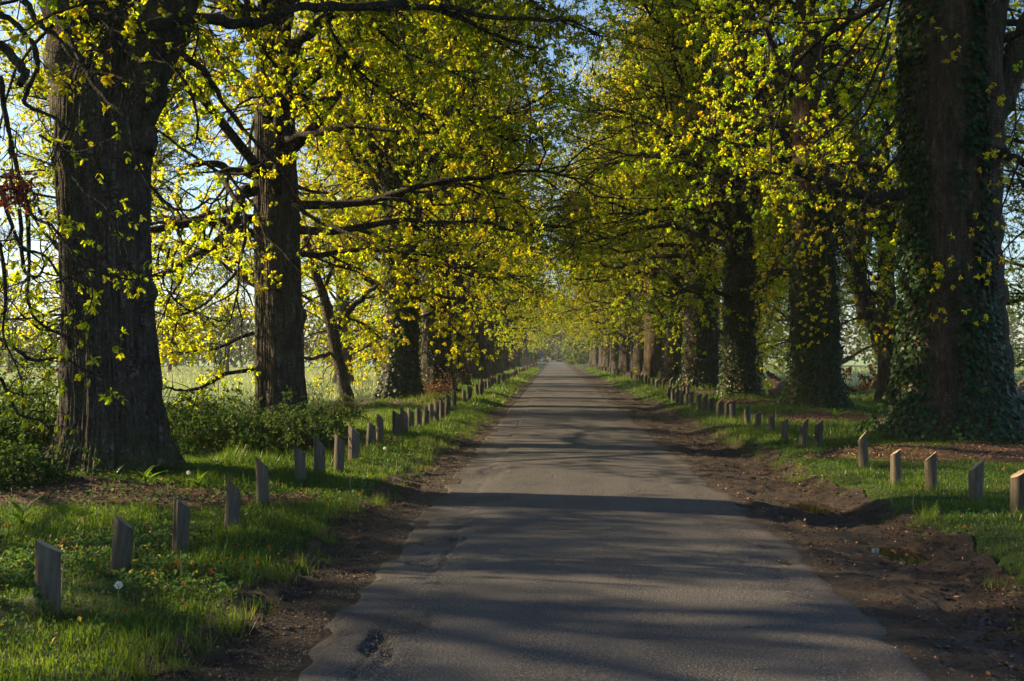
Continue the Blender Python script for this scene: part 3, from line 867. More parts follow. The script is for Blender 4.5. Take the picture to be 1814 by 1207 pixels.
t = oak('oak beyond the left edge whose leafy boughs hang into view before the forked trunk', -6.6, 4.6, 1, None, None, 0, True, 0, 0, tmesh=trunk_mesh('trunk', prof(.55), straight, 28, 36, 310, .03)[0], rot=.3, crown_dz=4.2)
hero['L0'] = t
oak('meadow oak added beyond the left edge of the view to shade the near ground', -14.5, 9.6, 2, None, None, 0, True, 0, 0, tmesh=hero['L0'].children[0].data, rot=1.2, crown_dz=-1.2, sc_=.9)  # added mostly out of view; its low crown shades the near verge and road
boughs(hero['L0'], [
    ([(0, 25, 11), (30, 45, 11), (58, 80, 11), (65, 125, 11), (50, 160, 11), (45, 185, 11), (75, 200, 11), (105, 215, 11), (105, 245, 10.8), (92, 290, 10.6)], .035, .012, .8, .5),
    ([(40, 0, 10.5), (65, 35, 10.5), (95, 60, 10.5), (125, 100, 10.4), (160, 125, 10.3), (200, 135, 10.2), (235, 150, 10)], .035, .012, .7, .5),
    ([(100, 30, 10.8), (140, 100, 10.6), (165, 150, 10.4), (200, 190, 10.2), (228, 210, 10), (235, 260, 9.9), (255, 310, 9.9), (285, 350, 9.9), (310, 370, 10), (345, 370, 10), (372, 352, 10.1)], .03, .01, .9, .5),
    ([(170, 20, 11), (205, 60, 11), (235, 100, 11), (262, 108, 10.8), (300, 95, 10.8), (345, 70, 10.6)], .035, .012, .8, .5),
    ([(0, 135, 10), (10, 200, 10), (25, 270, 10), (40, 330, 10), (55, 380, 10), (90, 400, 9.9), (130, 450, 9.8), (165, 500, 9.7)], .03, .01, 1.2, 1.2),
    ([(0, 330, 9.6), (20, 400, 9.6), (40, 440, 9.6), (82, 455, 9.6), (112, 500, 9.5), (130, 530, 9.5)], .022, .008, 1.2, 1),
    ([(34, 370, 9.8), (40, 470, 9.8), (58, 490, 9.7), (70, 487, 9.7), (80, 470, 9.6)], .02, .01, 1.0, .8),
    ([(48, 380, 10), (52, 480, 10), (50, 520, 10), (60, 560, 10), (100, 590, 10), (140, 600, 9.9), (175, 640, 9.8)], .02, .008, 1.3, 1.4),
    ([(0, 600, 9.5), (30, 620, 9.5), (60, 640, 9.5), (110, 635, 9.4), (160, 660, 9.4), (200, 675, 9.3)], .018, .007, 1.2, 1.5),
    ([(0, 670, 9.2), (15, 700, 9.2), (35, 735, 9.2), (70, 745, 9.2), (100, 770, 9.2)], .016, .007, 1.0, 1.2),
    ([(120, 300, 10.4), (150, 340, 10.3), (190, 370, 10.2), (210, 420, 10.1), (215, 470, 10)], .014, .006, 1.2, 1.3),
    ([(100, 500, 10), (150, 480, 9.9), (200, 490, 9.8), (240, 495, 9.8), (290, 480, 9.8)], .014, .006, 1.0, 1.2),
    ([(90, 560, 10), (130, 560, 9.9), (160, 590, 9.8), (165, 650, 9.7)], .014, .006, 1.2, 1.6),
    ([(70, 240, 10.6), (130, 270, 10.4), (190, 250, 10.2), (240, 230, 10)], .014, .006, 1.0, .8),
    ([(0, 80, 9.5), (40, 120, 9.5), (35, 150, 9.4)], .05, .035, .3, .2),
    ([(0, 430, 9), (10, 520, 9), (5, 590, 9), (30, 650, 9)], .018, .007, 1.4, 1.5),
], 901)
boughs(hero['L1'], [
    ([(150, 30, 12.6), (250, 48, 12.6), (320, 30, 12.7), (400, 42, 12.8), (460, 35, 13), (520, 15, 13.2), (600, 12, 13.5), (720, 6, 14)], .09, .05, .5, .4),
    ([(265, 70, 13), (330, 100, 13), (370, 140, 13.2), (400, 190, 13.4), (450, 250, 13.6), (505, 310, 13.8), (540, 370, 14)], .05, .015, .7, .7),
    ([(640, 10, 15), (760, 15, 15.5), (830, 40, 16), (900, 70, 16.5), (960, 88, 17)], .06, .02, .8, .9),
    ([(780, 10, 15.5), (860, 28, 16), (960, 36, 16.5), (1010, 38, 17), (1060, 60, 17)], .05, .015, .8, .9),
    ([(700, 0, 14), (705, 45, 14), (720, 90, 14), (735, 140, 14.2)], .018, .008, .9, 1.),
    ([(280, 90, 12.8), (330, 150, 12.8), (350, 210, 12.9), (345, 260, 13)], .03, .01, .9, .9),
], 902, lsize=(.04, .08))
boughs(hero['L1'], [
    ([(600, -60, 15), (640, 20, 15.4), (700, 80, 15.8), (780, 120, 16.2), (860, 150, 16.6)], .03, .01, 3, 2.2),
    ([(760, -60, 16), (800, 10, 16.4), (860, 60, 17), (930, 100, 17.6), (990, 120, 18)], .03, .01, 3, 2.2),
    ([(560, -40, 14.5), (590, 60, 14.8), (650, 140, 15.3), (740, 200, 15.8)], .03, .01, 3, 2.),
    ([(900, -60, 17), (940, 0, 17.4), (1000, 40, 18), (1060, 60, 18.5)], .03, .01, 3, 2.2),
    ([(420, -60, 14), (450, 60, 14.4), (500, 130, 15), (560, 190, 15.5)], .03, .01, 2.6, 1.8),
    ([(680, -60, 17), (700, 60, 17.6), (790, 180, 18.3), (880, 240, 19), (940, 250, 19.5)], .035, .01, 2.6, 2.),
    ([(330, -40, 13.5), (350, 60, 13.8), (330, 130, 14), (300, 180, 14)], .02, .008, 2.2, 1.4),
], 907, twig_gap=.10, lsize=(.05, .10), tint0=.3, tl=(.3, 1.0), lobed=False)
# withered reddish leaf clump hanging at the far left
r_ = np.random.default_rng(5)
a = Acc()
nn_ = 260
cc = at(28, 335, 8.6) - np.array(hero['L0'].location)
pp = cc + r_.normal(0, 1, (nn_, 3)) * np.array([.09, .05, .09])
lobed_leaves(a, pp, r_.normal(size=(nn_, 3)) + np.array([0, 0, -1.]), r_.uniform(.05, .09, nn_), r_, r_.random(nn_), .3)
link('withered_leaves', a.mesh('withered_leaves'), dead_leaf, hero['L0'], kind='stuff')

L2 = [o for o in C.objects if o.get('label', '').startswith('tall straight oak')][0]
boughs(L2, [
    ([(455, 335, 20.4), (430, 345, 20.3), (414, 385, 20.2), (402, 415, 20.1), (352, 450, 20), (300, 482, 19.9), (265, 492, 19.8)], .13, .05, .5, .6),
    ([(450, 652, 20.4), (405, 662, 20.2), (370, 680, 20), (330, 692, 19.9), (300, 688, 19.8), (268, 684, 19.7)], .05, .015, 1.8, 1.4),
    ([(450, 590, 20.4), (410, 605, 20.2), (385, 618, 20), (350, 622, 19.9), (300, 625, 19.7)], .045, .012, 1.8, 1.6),
    ([(480, 210, 20.4), (500, 130, 20.4), (520, 85, 20.3), (545, 60, 20.2), (600, 20, 20)], .17, .10, .3, .3),
    ([(455, 310, 20.4), (410, 300, 20), (360, 290, 19.5), (320, 300, 19)], .10, .03, .9, .8),
    ([(520, 360, 20.3), (560, 390, 20), (610, 410, 19.5), (680, 440, 19)], .05, .015, 1.2, 1.2),
    ([(500, 250, 20.3), (560, 235, 19.8), (620, 225, 19.4), (700, 232, 19), (790, 235, 18.6)], .09, .02, 1.2, 1.0),
    ([(420, 480, 20), (360, 540, 19.6), (320, 560, 19.4), (310, 590, 19.4), (300, 620, 19.3)], .03, .012, 1.6, 1.5),
    ([(300, 440, 20), (290, 500, 19.6), (320, 540, 19.4), (390, 570, 19.3)], .03, .012, 2., 2.),
], 903, lobed=False, twig_gap=.13, lsize=(.05, .095), tint0=.5, tl=(.25, .8))
boughs(hero['R1'], [
    ([(1575, 60, 18.2), (1555, 120, 17.8), (1530, 170, 17.5), (1490, 215, 17.2), (1455, 245, 17)], .035, .01, 1, .35),
    ([(1580, 100, 18.2), (1545, 180, 17.8), (1510, 230, 17.5), (1470, 260, 17.2)], .03, .01, 1, .35),
    ([(1600, 270, 18.2), (1570, 300, 17.8), (1535, 350, 17.5), (1515, 400, 17.3), (1512, 470, 17.2), (1530, 555, 17.1), (1545, 600, 17)], .035, .01, 1, .4),
    ([(1600, 340, 18.4), (1550, 350, 18.2), (1500, 345, 18), (1480, 340, 18)], .11, .05, .5, .3),
    ([(1600, 190, 18), (1560, 250, 17.6), (1510, 300, 17.3), (1490, 380, 17), (1500, 440, 17)], .03, .01, 1.1, .35),
    ([(1735, 275, 19), (1765, 270, 18.6), (1795, 282, 18.2), (1830, 300, 18)], .10, .05, .7, .4),
    ([(1830, 240, 17.5), (1800, 300, 17.3), (1775, 370, 17.2), (1755, 420, 17)], .025, .008, 1.4, .6),
    ([(1830, 90, 17), (1795, 150, 17), (1800, 220, 17), (1780, 290, 17)], .02, .008, 1.4, .9),
    ([(1735, 395, 17.8), (1700, 430, 17.6), (1678, 470, 17.5), (1670, 520, 17.4), (1645, 560, 17.4), (1622, 582, 17.3)], .012, .006, .9, 1.3),
    ([(1720, 40, 17.6), (1690, 60, 17.5), (1675, 100, 17.4)], .02, .008, 1.2, 1.2),
    ([(1830, 400, 17), (1790, 430, 17), (1760, 480, 17), (1740, 560, 17)], .02, .007, 1.2, 1.),
], 904, lsize=(.05, .085), tint0=.82, twig_gap=.15, tl=(.2, .8))
R2 = [o for o in C.objects if o.get('label', '').startswith('ivy skirted oak')][0]
boughs(R2, [
    ([(1400, 120, 29), (1365, 125, 28.6), (1330, 118, 28.2), (1300, 100, 27.8)], .10, .03, 1.2, .9),
    ([(1395, 240, 29), (1340, 230, 28.5), (1290, 238, 28), (1220, 235, 27.5)], .11, .03, 1.2, .9),
    ([(1480, 345, 29), (1520, 340, 28.6), (1560, 352, 28.4), (1600, 345, 28.2)], .15, .06, .7, .5),
    ([(1480, 420, 29.2), (1500, 440, 29), (1530, 500, 28.8), (1545, 560, 28.7), (1580, 610, 28.6)], .10, .03, 1.2, .8),
    ([(1400, 420, 29), (1370, 470, 28.6), (1350, 520, 28.3), (1345, 570, 28)], .03, .01, 2., 1.4),
    ([(1420, 300, 28.4), (1440, 380, 28), (1430, 450, 27.8), (1440, 520, 27.7), (1425, 590, 27.6)], .025, .01, 2., 1.5),
    ([(1395, 180, 28.5), (1420, 240, 28), (1450, 260, 27.8), (1470, 300, 27.7)], .03, .01, 1.5, 1.3),
], 905, lobed=False, lsize=(.05, .085), tint0=.75, twig_gap=.14, tl=(.3, 1.0))

# ------------------------------------------------------------------ the thin leaning tree on the left, small field trees
def small_tree(label, x, y, stems, seed, tint0, nleaf=1.0, gap=.12):
    t = thing('slender_tree', label, 'tree', (x, y, Hs(x, y)), 0)
    w = Acc()
    for k, (pts, rad) in enumerate(stems):
        P = [np.array(at(*p)) - np.array(t.location) for p in pts]
        if k == 0:
            P[0] = np.array([0, 0, -.15])
        limb_tube(w, P, rad, 14, 6, seed + k)
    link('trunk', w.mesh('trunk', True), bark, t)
    return t
t = small_tree('thin dark oak sapling leaning left beside the second trunk', -5.35, 26.0,
    [([(618, 745, 26), (612, 690, 26), (592, 600, 26), (572, 520, 26), (540, 430, 26), (520, 330, 26)], [.22, .17, .15, .13, .09, .05]),
     ([(592, 600, 26), (612, 560, 26), (640, 530, 26), (668, 505, 26), (720, 470, 25.5)], [.10, .08, .07, .06, .03]),
     ([(597, 622, 26), (570, 630, 25.8), (545, 636, 25.6), (528, 628, 25.5)], [.06, .05, .04, .02])], 520, .5)
boughs(t, [
    ([(572, 520, 26), (600, 450, 25.6), (640, 400, 25.2), (690, 380, 25)], .05, .015, 1.8, 1.6),
    ([(540, 430, 26), (480, 420, 25.6), (430, 440, 25.3)], .04, .015, 1.8, 1.6),
    ([(668, 505, 26), (720, 470, 25.5), (780, 440, 25.2), (860, 430, 25)], .04, .012, 2., 1.8),
    ([(640, 530, 26), (700, 520, 25.6), (760, 540, 25.3), (810, 590, 25), (820, 620, 25)], .03, .01, 2.2, 2.),
    ([(572, 520, 26), (540, 540, 25.6), (530, 570, 25.4)], .03, .01, 2.2, 2.),
    ([(528, 628, 25.5), (500, 640, 25.3), (470, 640, 25.2)], .02, .01, 2, 1.5),
    ([(612, 560, 26), (650, 580, 26.5), (680, 610, 27), (660, 640, 27.3)], .03, .01, 2.4, 2.4),
], 906, lobed=False, twig_gap=.12, lsize=(.055, .10), tint0=.55, tl=(.3, 1.))
t = small_tree('crooked field oak leaning behind the biggest right trunk', 13.6, 41.0,
    [([(1590, 655, 41), (1560, 600, 41), (1535, 550, 41), (1522, 480, 41), (1530, 400, 41), (1550, 300, 41)], [.42, .36, .32, .28, .22, .14]),
     ([(1535, 550, 41), (1570, 500, 41), (1600, 430, 41)], [.2, .15, .08]),
     ([(1522, 480, 41), (1490, 430, 41), (1470, 380, 40.5)], [.18, .13, .07])], 540, .6)
for me, nm in ((PROTO[2][0], 'branchwork'), (PROTO[2][1], 'crown')):
    o = link(nm, me, None, t, (-1.6, 0, .6), (0, 0, 1.2))
    o.scale = (.75, .75, .75)
    if nm == 'crown':
        o['kind'] = 'stuff'
def field_oak(label, x, y, proto, s, rot, dz=-1.2, group=None):
    t = thing('oak_tree', label, 'tree', (x, y, Hs(x, y)), 0, group)
    o = link('trunk', far_trunk[proto % 3], bark, t)
    o.scale = (s,) * 3
    for me, nm in ((PROTO[proto % 3][0], 'branchwork'), (PROTO[proto % 3][1], 'crown')):
        for q in (0, 1):
            o = link(nm, me, None, t, (0, 0, dz + .5 * q), (0, 0, rot + q * 1.3))
            o.scale = (s * (1 - .08 * q),) * 3
            if nm == 'crown':
                o['kind'] = 'stuff'
field_oak('full leafed green oak at the right edge, behind the biggest trunk', 14.9, 29.5, 3, .62, .5, -.3)
field_oak('low spreading oak in the right field beyond the slim ivy trunk', 12.4, 52, 0, .7, 2.0, .2)
field_oak('leafy field oak filling the gap right of the second right trunk', 12.0, 37.5, 1, .58, .2, .5)
field_oak('green field oak glimpsed between the slim and the thick ivy trunks', 12.6, 66, 2, .75, 1.1, -.3)
field_oak('round field oak behind the thick ivy trunk on the right', 14.5, 75, 1, .8, 3.0, -1.0)
field_oak('low leafy oak in the meadow behind the forked oak trunk', -14.6, 33, 1, .68, .7, .2)
field_oak('yellow green field oak on the left beyond the sapling', -12.5, 60, 4, .75, 1.0, -.2)
field_oak('bushy oak in the left meadow beyond the ivy covered trunk', -13, 85, 2, .85, 2.2, -.3)

# bare misty trees at the far left
bare_cache = {}
def bare_tree(label, x, y, h, seed, group):
    if bare_cache:
        t = thing('bare_tree', label, 'tree', (x, y, Hs(x, y)), seed, group)
        for nm, (me, hh) in bare_cache.items():
            link(nm, me, None, t).scale = (h / hh,) * 3
        return
    r = np.random.default_rng(seed)
    t = thing('bare_tree', label, 'tree', (x, y, Hs(x, y)), 0, group)
    tr = grow(np.zeros((1, 3)), np.array([[0, 0, 1.]]), [h], 10, .06, .1, r)
    w = Acc()
    w.add(*tubes(tr, h * .022 * np.linspace(1, .15, 11)[None], 8))
    link('trunk', w.mesh('trunk', True), bark, t)
    n = 26
    tt = r.uniform(.15, .98, n)
    p, tg = along(tr, np.zeros(n, int), tt)
    b = grow(p, side_dirs(tg, r.uniform(R(35), R(70), n), r), h * (.12 + .32 * (1 - tt)), 7, .2, .08, r)
    n2 = n * 14
    i2 = r.integers(0, n, n2)
    p2, tg2 = along(b, i2, r.uniform(.2, 1, n2))
    b2 = grow(p2, side_dirs(tg2, r.uniform(R(25), R(65), n2), r), r.uniform(.08, .18, n2) * h * .7, 4, .22, .05, r)
    n3 = n2 * 4
    i3 = r.integers(0, n2, n3)
    p3, tg3 = along(b2, i3, r.uniform(.2, 1, n3))
    b3 = grow(p3, side_dirs(tg3, r.uniform(R(25), R(60), n3), r), r.uniform(.03, .07, n3) * h, 2, .2, .0, r)
    w = Acc()
    w.add(*tubes(b, h * .007 * np.linspace(1, .3, 8)[None] * np.ones((n, 1)), 5))
    w.add(*tubes(b2, h * .0022 * np.linspace(1, .4, 5)[None] * np.ones((n2, 1)), 3))
    w.add(*tubes(b3, h * .001 * np.ones((n3, 3)), 3))
    link('branchwork', w.mesh('branchwork'), twig_mat, t)
    for o in t.children:
        bare_cache[o.name.split('.')[0]] = (o.data, h)
for k, (x, y, h) in enumerate(((-50, 92, 12), (-61, 105, 14), (-42, 110, 10), (-58, 88, 10), (-34, 105, 10), (-70, 120, 15))):
    bare_tree('leafless pale tree in mist across the left meadow', x, y, h, 640 + k, 'leafless trees across the left meadow')

# ------------------------------------------------------------------ far woods
def wood(name, spots, n, seed, leaf=(.5, .9)):
    r = np.random.default_rng(seed)
    a = Acc()
    sp = np.array(spots, float)          # x, y, radius, height
    k = r.choice(len(sp), n, p=sp[:, 2] * sp[:, 3] / (sp[:, 2] * sp[:, 3]).sum())
    v = nrm(r.normal(size=(n, 3))) * (r.random((n, 1)) ** .35)
    lump = .65 + .6 * vn(v[:, 0] * 2 + k * 3.3, v[:, 1] * 2, v[:, 2] * 2, seed)
    p = np.stack([sp[k, 0] + v[:, 0] * sp[k, 2] * lump, sp[k, 1] + v[:, 1] * sp[k, 2] * lump, sp[k, 3] * .5 * (1 + v[:, 2] * lump)], 1)
    p[:, 2] = np.maximum(p[:, 2], .1)
    L = r.uniform(*leaf, n)
    base_t = hsh(k, k, k, seed)
    leaves(a, p, r.normal(size=(n, 3)), L, L * .7, r, np.clip(.2 + .5 * base_t + r.normal(0, .15, n), 0, 1))
    o = link(name, a.mesh(name), far_leaf, kind='stuff')
    return o
r_ = np.random.default_rng(9)
spots = []
for x in np.arange(-150, -14, 3.2):
    y = 150 + r_.normal(0, 5) - .1 * x
    spots.append((x, y, r_.uniform(3.5, 6), r_.uniform(6.5, 11) if x > -60 else r_.uniform(6, 9)))
    spots.append((x + 1, y - 7, r_.uniform(2.5, 4), r_.uniform(2.5, 4.5)))
tag(wood('far_wood', spots, 24000, 91), 'hazy dark wood along the far side of the left meadow', 'wood')
spots = []
for x in np.arange(20, 190, 3.6):
    y = 165 + r_.normal(0, 5) + .15 * x
    spots.append((x, y, r_.uniform(4, 6.5), r_.uniform(8, 15)))
    spots.append((x + 1, y - 8, r_.uniform(2.5, 4), r_.uniform(2.5, 5)))
tag(wood('far_wood', spots, 22000, 92), 'hazy wood along the far side of the right field', 'wood')
spots = [(x, 285 + abs(x) * .3 + r_.normal(0, 6), r_.uniform(4, 8), r_.uniform(12, 24)) for x in np.arange(-40, 45, 3.5)] + [(x, 272 + r_.normal(0, 2), 2.6, r_.uniform(3.5, 6)) for x in np.arange(-16, 14, 1.8)]
tag(wood('far_wood', spots, 20000, 93, (.9, 1.7)), 'blue hazy trees closing the far end of the road', 'wood')

# ------------------------------------------------------------------ posts
def post_proto(seed, h=.56, r0=.072):
    r = np.random.default_rng(seed)
    n, nz = 28, 12
    th = np.arange(n) * 2 * np.pi / n
    z = np.linspace(-.15, h, nz)
    TH, ZZ = np.meshgrid(th, z)
    rad = r0 * (1 + .09 * (fbm(np.cos(TH) * 1.5 + seed, np.sin(TH) * 1.5, ZZ * 2, seed) - .5) * 2 + .05 * np.exp(-(ZZ + .1) / .15))
    for c in r.uniform(0, 2 * np.pi, 5):                       # drying cracks
        dth = np.abs((TH - c + np.pi) % (2 * np.pi) - np.pi)
        rad = rad - .02 * np.exp(-(dth / .10) ** 2) * sst(.3, .6, vn(ZZ * 3 + c, c, seed=seed))
    X, Y = rad * np.cos(TH), rad * np.sin(TH)
    cut = r.uniform(.05, .095) * np.cos(TH) + .012 * (fbm(np.cos(TH) * 2 + seed, np.sin(TH) * 2, seed=seed) - .5)
    ZZ = ZZ + np.where(np.arange(nz)[:, None] == nz - 1, cut, np.where(np.arange(nz)[:, None] == nz - 2, cut * .8, 0))
    V = np.stack([X, Y, ZZ], -1).reshape(-1, 3)
    i = np.arange(n * nz).reshape(nz, n)
    nx = np.roll(i, -1, 1)
    F = np.stack([i[:-1], nx[:-1], nx[1:], i[1:]], -1).reshape(-1, 4)
    shaft = mesh('shaft', V, [F], smooth=True)
    top = V[-n:] * np.array([.985, .985, 1.]) + np.array([0, 0, .002])
    ctr = top.mean(0)
    ring2 = ctr + (top - ctr) * .5 + np.array([0, 0, -.002])
    VT = np.concatenate([top, ring2, [ctr]])
    j = np.arange(n)
    jn = (j + 1) % n
    FT = np.stack([j, jn, jn + n, j + n], 1)
    FC = np.stack([j + n, jn + n, np.full(n, 2 * n)], 1)
    cutm = mesh('cut_face', VT, [FC, FT])
    shaft.materials.append(post_wood)
    cutm.materials.append(post_top)
    return shaft, cutm
POSTS = [post_proto(700 + k) for k in range(9)]
pr = np.random.default_rng(17)
def post(name_label, x, y, h, dia, left, k, group):
    t = thing('wooden_post', name_label, 'post', (x, y, Hs(x, y) - .03), 0, group)
    t.rotation_euler = (pr.normal(0, .03), pr.normal(0, .03), (math.pi + .40 if left else -.18) + pr.normal(0, .12))
    s, c = POSTS[k * 4 % 9]
    q = dia / .144
    for me, nm in ((s, 'shaft'), (c, 'cut_face')):
        o = link(nm, me, None, t)
        o.scale = (q, q, h / .60)
    return t

def pxpos(px, py, z=.12):
    d = (CAM_Z - z) * 1814 / (py - 630)
    v = MC @ np.array([(px - 907) / 1814, (603.5 - py) / 1814, -1.0]) * d
    return v[0], v[1]
ordn = 'first second third fourth fifth sixth seventh eighth ninth tenth eleventh twelfth thirteenth fourteenth fifteenth sixteenth seventeenth eighteenth nineteenth twentieth twenty-first twenty-second twenty-third twenty-fourth'.split()
LP = [(85, 1088, .49, .152), (213, 1020, .45, .142), (319, 983, .48, .132), (409, 940, .48, .132), (467, 899, .55, .133), (533, 863, .50, .135), (566, 851, .53, .15), (600, 841, .53, .14), (627, 824, .56, .18),
      (655, 796, .46, .14), (673, 791, .55, .13), (702, 779, .53, .17), (716, 774, .52, .16), (728, 769, .5, .14), (742, 762, .48, .13), (754, 758, .5, .14), (763, 753, .52, .13), (773, 748, .55, .14), (783, 743, .53, .13), (792, 738, .5, .15)]
LLAB = ['grey weathered post with ivy creeping up it, nearest in the left verge', 'grey cracked post beside the white dandelion clock, second on the left',
        'pale grey slant topped post below the big oak, third on the left', 'stout grey post in front of the mulch bed, fourth on the left',
        'tall narrow post standing among lush grass, fifth on the left']
for k, (px, py, h, dia) in enumerate(LP):
    x, y = pxpos(px, py)
    lab = LLAB[k] if k < 5 else f'dark slant topped wooden post, {ordn[k]} from the front of the left row'
    t = post(lab, x, y, h, dia, True, k, 'posts along the left verge')
    if k == 0:
        first_post = t
yy = y
while yy < 150:
    yy += 1.55 + pr.normal(0, .15)
    post('small far post in the left verge row, beyond the ivy covered trunk', -3.1 + pr.normal(0, .07) + .1 * math.sin(yy * .2), yy, .5 + pr.normal(0, .04), .145, True, int(pr.integers(9)), 'far posts of the left row')
RP = [(1803, 914, .46, .15), (1728, 889, .45, .155), (1650, 873, .46, .14), (1587, 862, .47, .125), (1530, 829, .52, .145), (1450, 797, .47, .14), (1422, 798, .5, .135), (1390, 787, .43, .13), (1367, 775, .43, .13), (1342, 765, .42, .14),
      (1324, 754, .46, .15), (1298, 747, .53, .16), (1288, 743, .48, .15), (1274, 742, .5, .17), (1260, 735, .45, .15), (1249, 731, .45, .15), (1238, 729, .5, .15), (1224, 722, .48, .17), (1217, 721, .47, .15), (1207, 719, .45, .14), (1200, 717, .45, .14), (1192, 714, .46, .14), (1185, 711, .45, .14)]
RLAB = ['thick post at the right edge of the view, nearest on the right', 'golden topped sawn post in short grass, second on the right', 'plain brown post before the mulch bed, third on the right',
        'slim brown post below the huge ivy oak, fourth on the right', 'post at the left foot of the huge ivy oak, fifth on the right', 'brown post, right one of the close pair beyond the huge oak',
        'brown post, left one of the close pair beyond the huge oak']
for k, (px, py, h, dia) in enumerate(RP):
    x, y = pxpos(px, py)
    lab = RLAB[k] if k < 7 else f'sunlit brown slant topped post, {ordn[k]} from the front of the right row'
    post(lab, x, y, h, dia, False, k + 2, 'posts along the right verge')
yy = y
while yy < 150:
    yy += 1.45 + pr.normal(0, .15)
    post('small far post in the right verge row, beyond the thick ivy trunk', 4.95 + pr.normal(0, .07) + .12 * math.sin(yy * .17), yy, .48 + pr.normal(0, .04), .15, False, int(pr.integers(9)), 'far posts of the right row')
# ivy strand on the first post
a = Acc()
r_ = np.random.default_rng(31)
th = np.linspace(-2.4, -.9, 60) + r_.normal(0, .12, 60)
zz = np.linspace(.38, .02, 60) + r_.normal(0, .015, 60)
pb = np.stack([np.cos(th) * .100, np.sin(th) * .100, zz], 1)
fz = first_post.rotation_euler.z
Rz = np.array([[math.cos(fz), math.sin(fz), 0], [-math.sin(fz), math.cos(fz), 0], [0, 0, 1.]])
pb = pb @ Rz.T
leaves(a, pb, pb * np.array([1, 1, 0]) * 9 + np.array([0, 0, -.6]) + r_.normal(0, .4, (60, 3)), r_.uniform(.035, .06, 60), r_.uniform(.03, .05, 60), r_, r_.uniform(.5, .9, 60))
o = link('ivy', a.mesh('ivy'), bramble_leaf, first_post, kind='stuff')

# ------------------------------------------------------------------ grass
def vis(x, y, margin=1.04):
    c, s = math.cos(YAW), math.sin(YAW)
    cx, cy = x * c + y * s, -x * s + y * c
    return (np.abs(cx) < cy * .5 * margin + .6) & (cy > 3.6)
trees_xy = np.array([(q[0], q[1]) for q in L_ROW + R_ROW])

def scatter(n, x0, x1, y0, y1, r, pw=1.0):
    x = r.uniform(x0, x1, n)
    y = y0 + (y1 - y0) * r.random(n) ** pw
    m = vis(x, y)
    return x[m], y[m]

def on_turf(x, y, edge=.05):
    wob = .12 * (vn(x * 6, y * 6, seed=77) - .5)
    m = (x < gl(y) - edge + wob) | (x > gr(y) + edge + wob)
    return m

def blades(acc, x, y, hgt, wid, r, tint, tri=False, lean=.45):
    n = len(x)
    z = H(x, y) - .012
    a = r.uniform(0, 2 * np.pi, n)
    sd = np.stack([np.cos(a), np.sin(a), np.zeros(n)], 1)
    b = r.uniform(0, 2 * np.pi, n)
    ld = np.stack([np.cos(b), np.sin(b), np.zeros(n)], 1) * (r.random(n) * lean)[:, None]
    p = np.stack([x, y, z], 1)
    up = np.array([0, 0, 1.])
    hh, ww = hgt[:, None], wid[:, None]
    if tri:
        V = np.stack([p - sd * ww * .5, p + sd * ww * .5, p + nrm(up + ld) * hh], 1)
        i = np.arange(n) * 3
        acc.add(V, np.stack([i, i + 1, i + 2], 1), tint)
    else:
        m_ = p + (up + ld * .5) * hh * .55
        tp = p + nrm(up + ld * 1.9) * hh
        V = np.stack([p - sd * ww * .5, p + sd * ww * .5, m_ + sd * ww * .42, m_ - sd * ww * .42, tp], 1)
        i = np.arange(n) * 5
        acc.add(V, np.stack([i, i + 1, i + 2, i + 3], 1), tint)
        acc.F.setdefault(3, []).append(np.stack([i + 3, i + 2, i + 4], 1) + acc.n - n * 5)
        acc.T.setdefault(3, []).append(tint)

gr_r = np.random.default_rng(41)
def turf(n, x0, x1, y0, y1, h0, wd, tri, pw=1.0, acc=None, mulch=True, tall=.5):
    x, y = scatter(n, x0, x1, y0, y1, gr_r, pw)
    m = on_turf(x, y)
    x, y = x[m], y[m]
    if mulch:
        m = gr_r.random(len(x)) > in_mulch(x, y) * .93
        x, y = x[m], y[m]
    q = fbm(x * .9, y * .9, seed=42)
    q2 = vn(x * 2.6, y * 2.6, seed=43)
    thin = gr_r.random(len(x)) < .35 + .9 * sst(.25, .55, q)
    x, y, q, q2 = x[thin], y[thin], q[thin], q2[thin]
    edge = np.minimum(np.abs(x - gl(y)), np.abs(x - gr(y)))
    short = .5 + .5 * sst(0, .7, edge)
    h = h0 * (.55 + 1.0 * sst(.5, .8, q) + 1.5 * tall * sst(.68, .85, q2)) * gr_r.uniform(.6, 1.3, len(x)) * short
    t = np.clip(-.05 + .95 * fbm(x * .55 + 9, y * .55, seed=49) + .25 * (q - .5) + gr_r.normal(0, .17, len(x)) + (gr_r.random(len(x)) < .025) * .5, 0, 1)
    blades(acc, x, y, h, wd * gr_r.uniform(.7, 1.3, len(x)), gr_r, t, tri, .8)
ga = Acc()
turf(118000, -6.6, -1.7, 4.6, 14.5, .085, .0055, False, 1.0, ga)
turf(95000, 3.2, 10.5, 7.5, 19, .080, .0065, False, 1.0, ga)
turf(95000, -9, -1.6, 14, 32, .12, .011, True, 1.15, ga)
turf(110000, 3.1, 17, 18, 40, .12, .013, True, 1.15, ga)
turf(60000, -6, -1.5, 32, 130, .16, .03, True, 1.5, ga)
turf(70000, 3.0, 14, 38, 130, .16, .03, True, 1.5, ga)
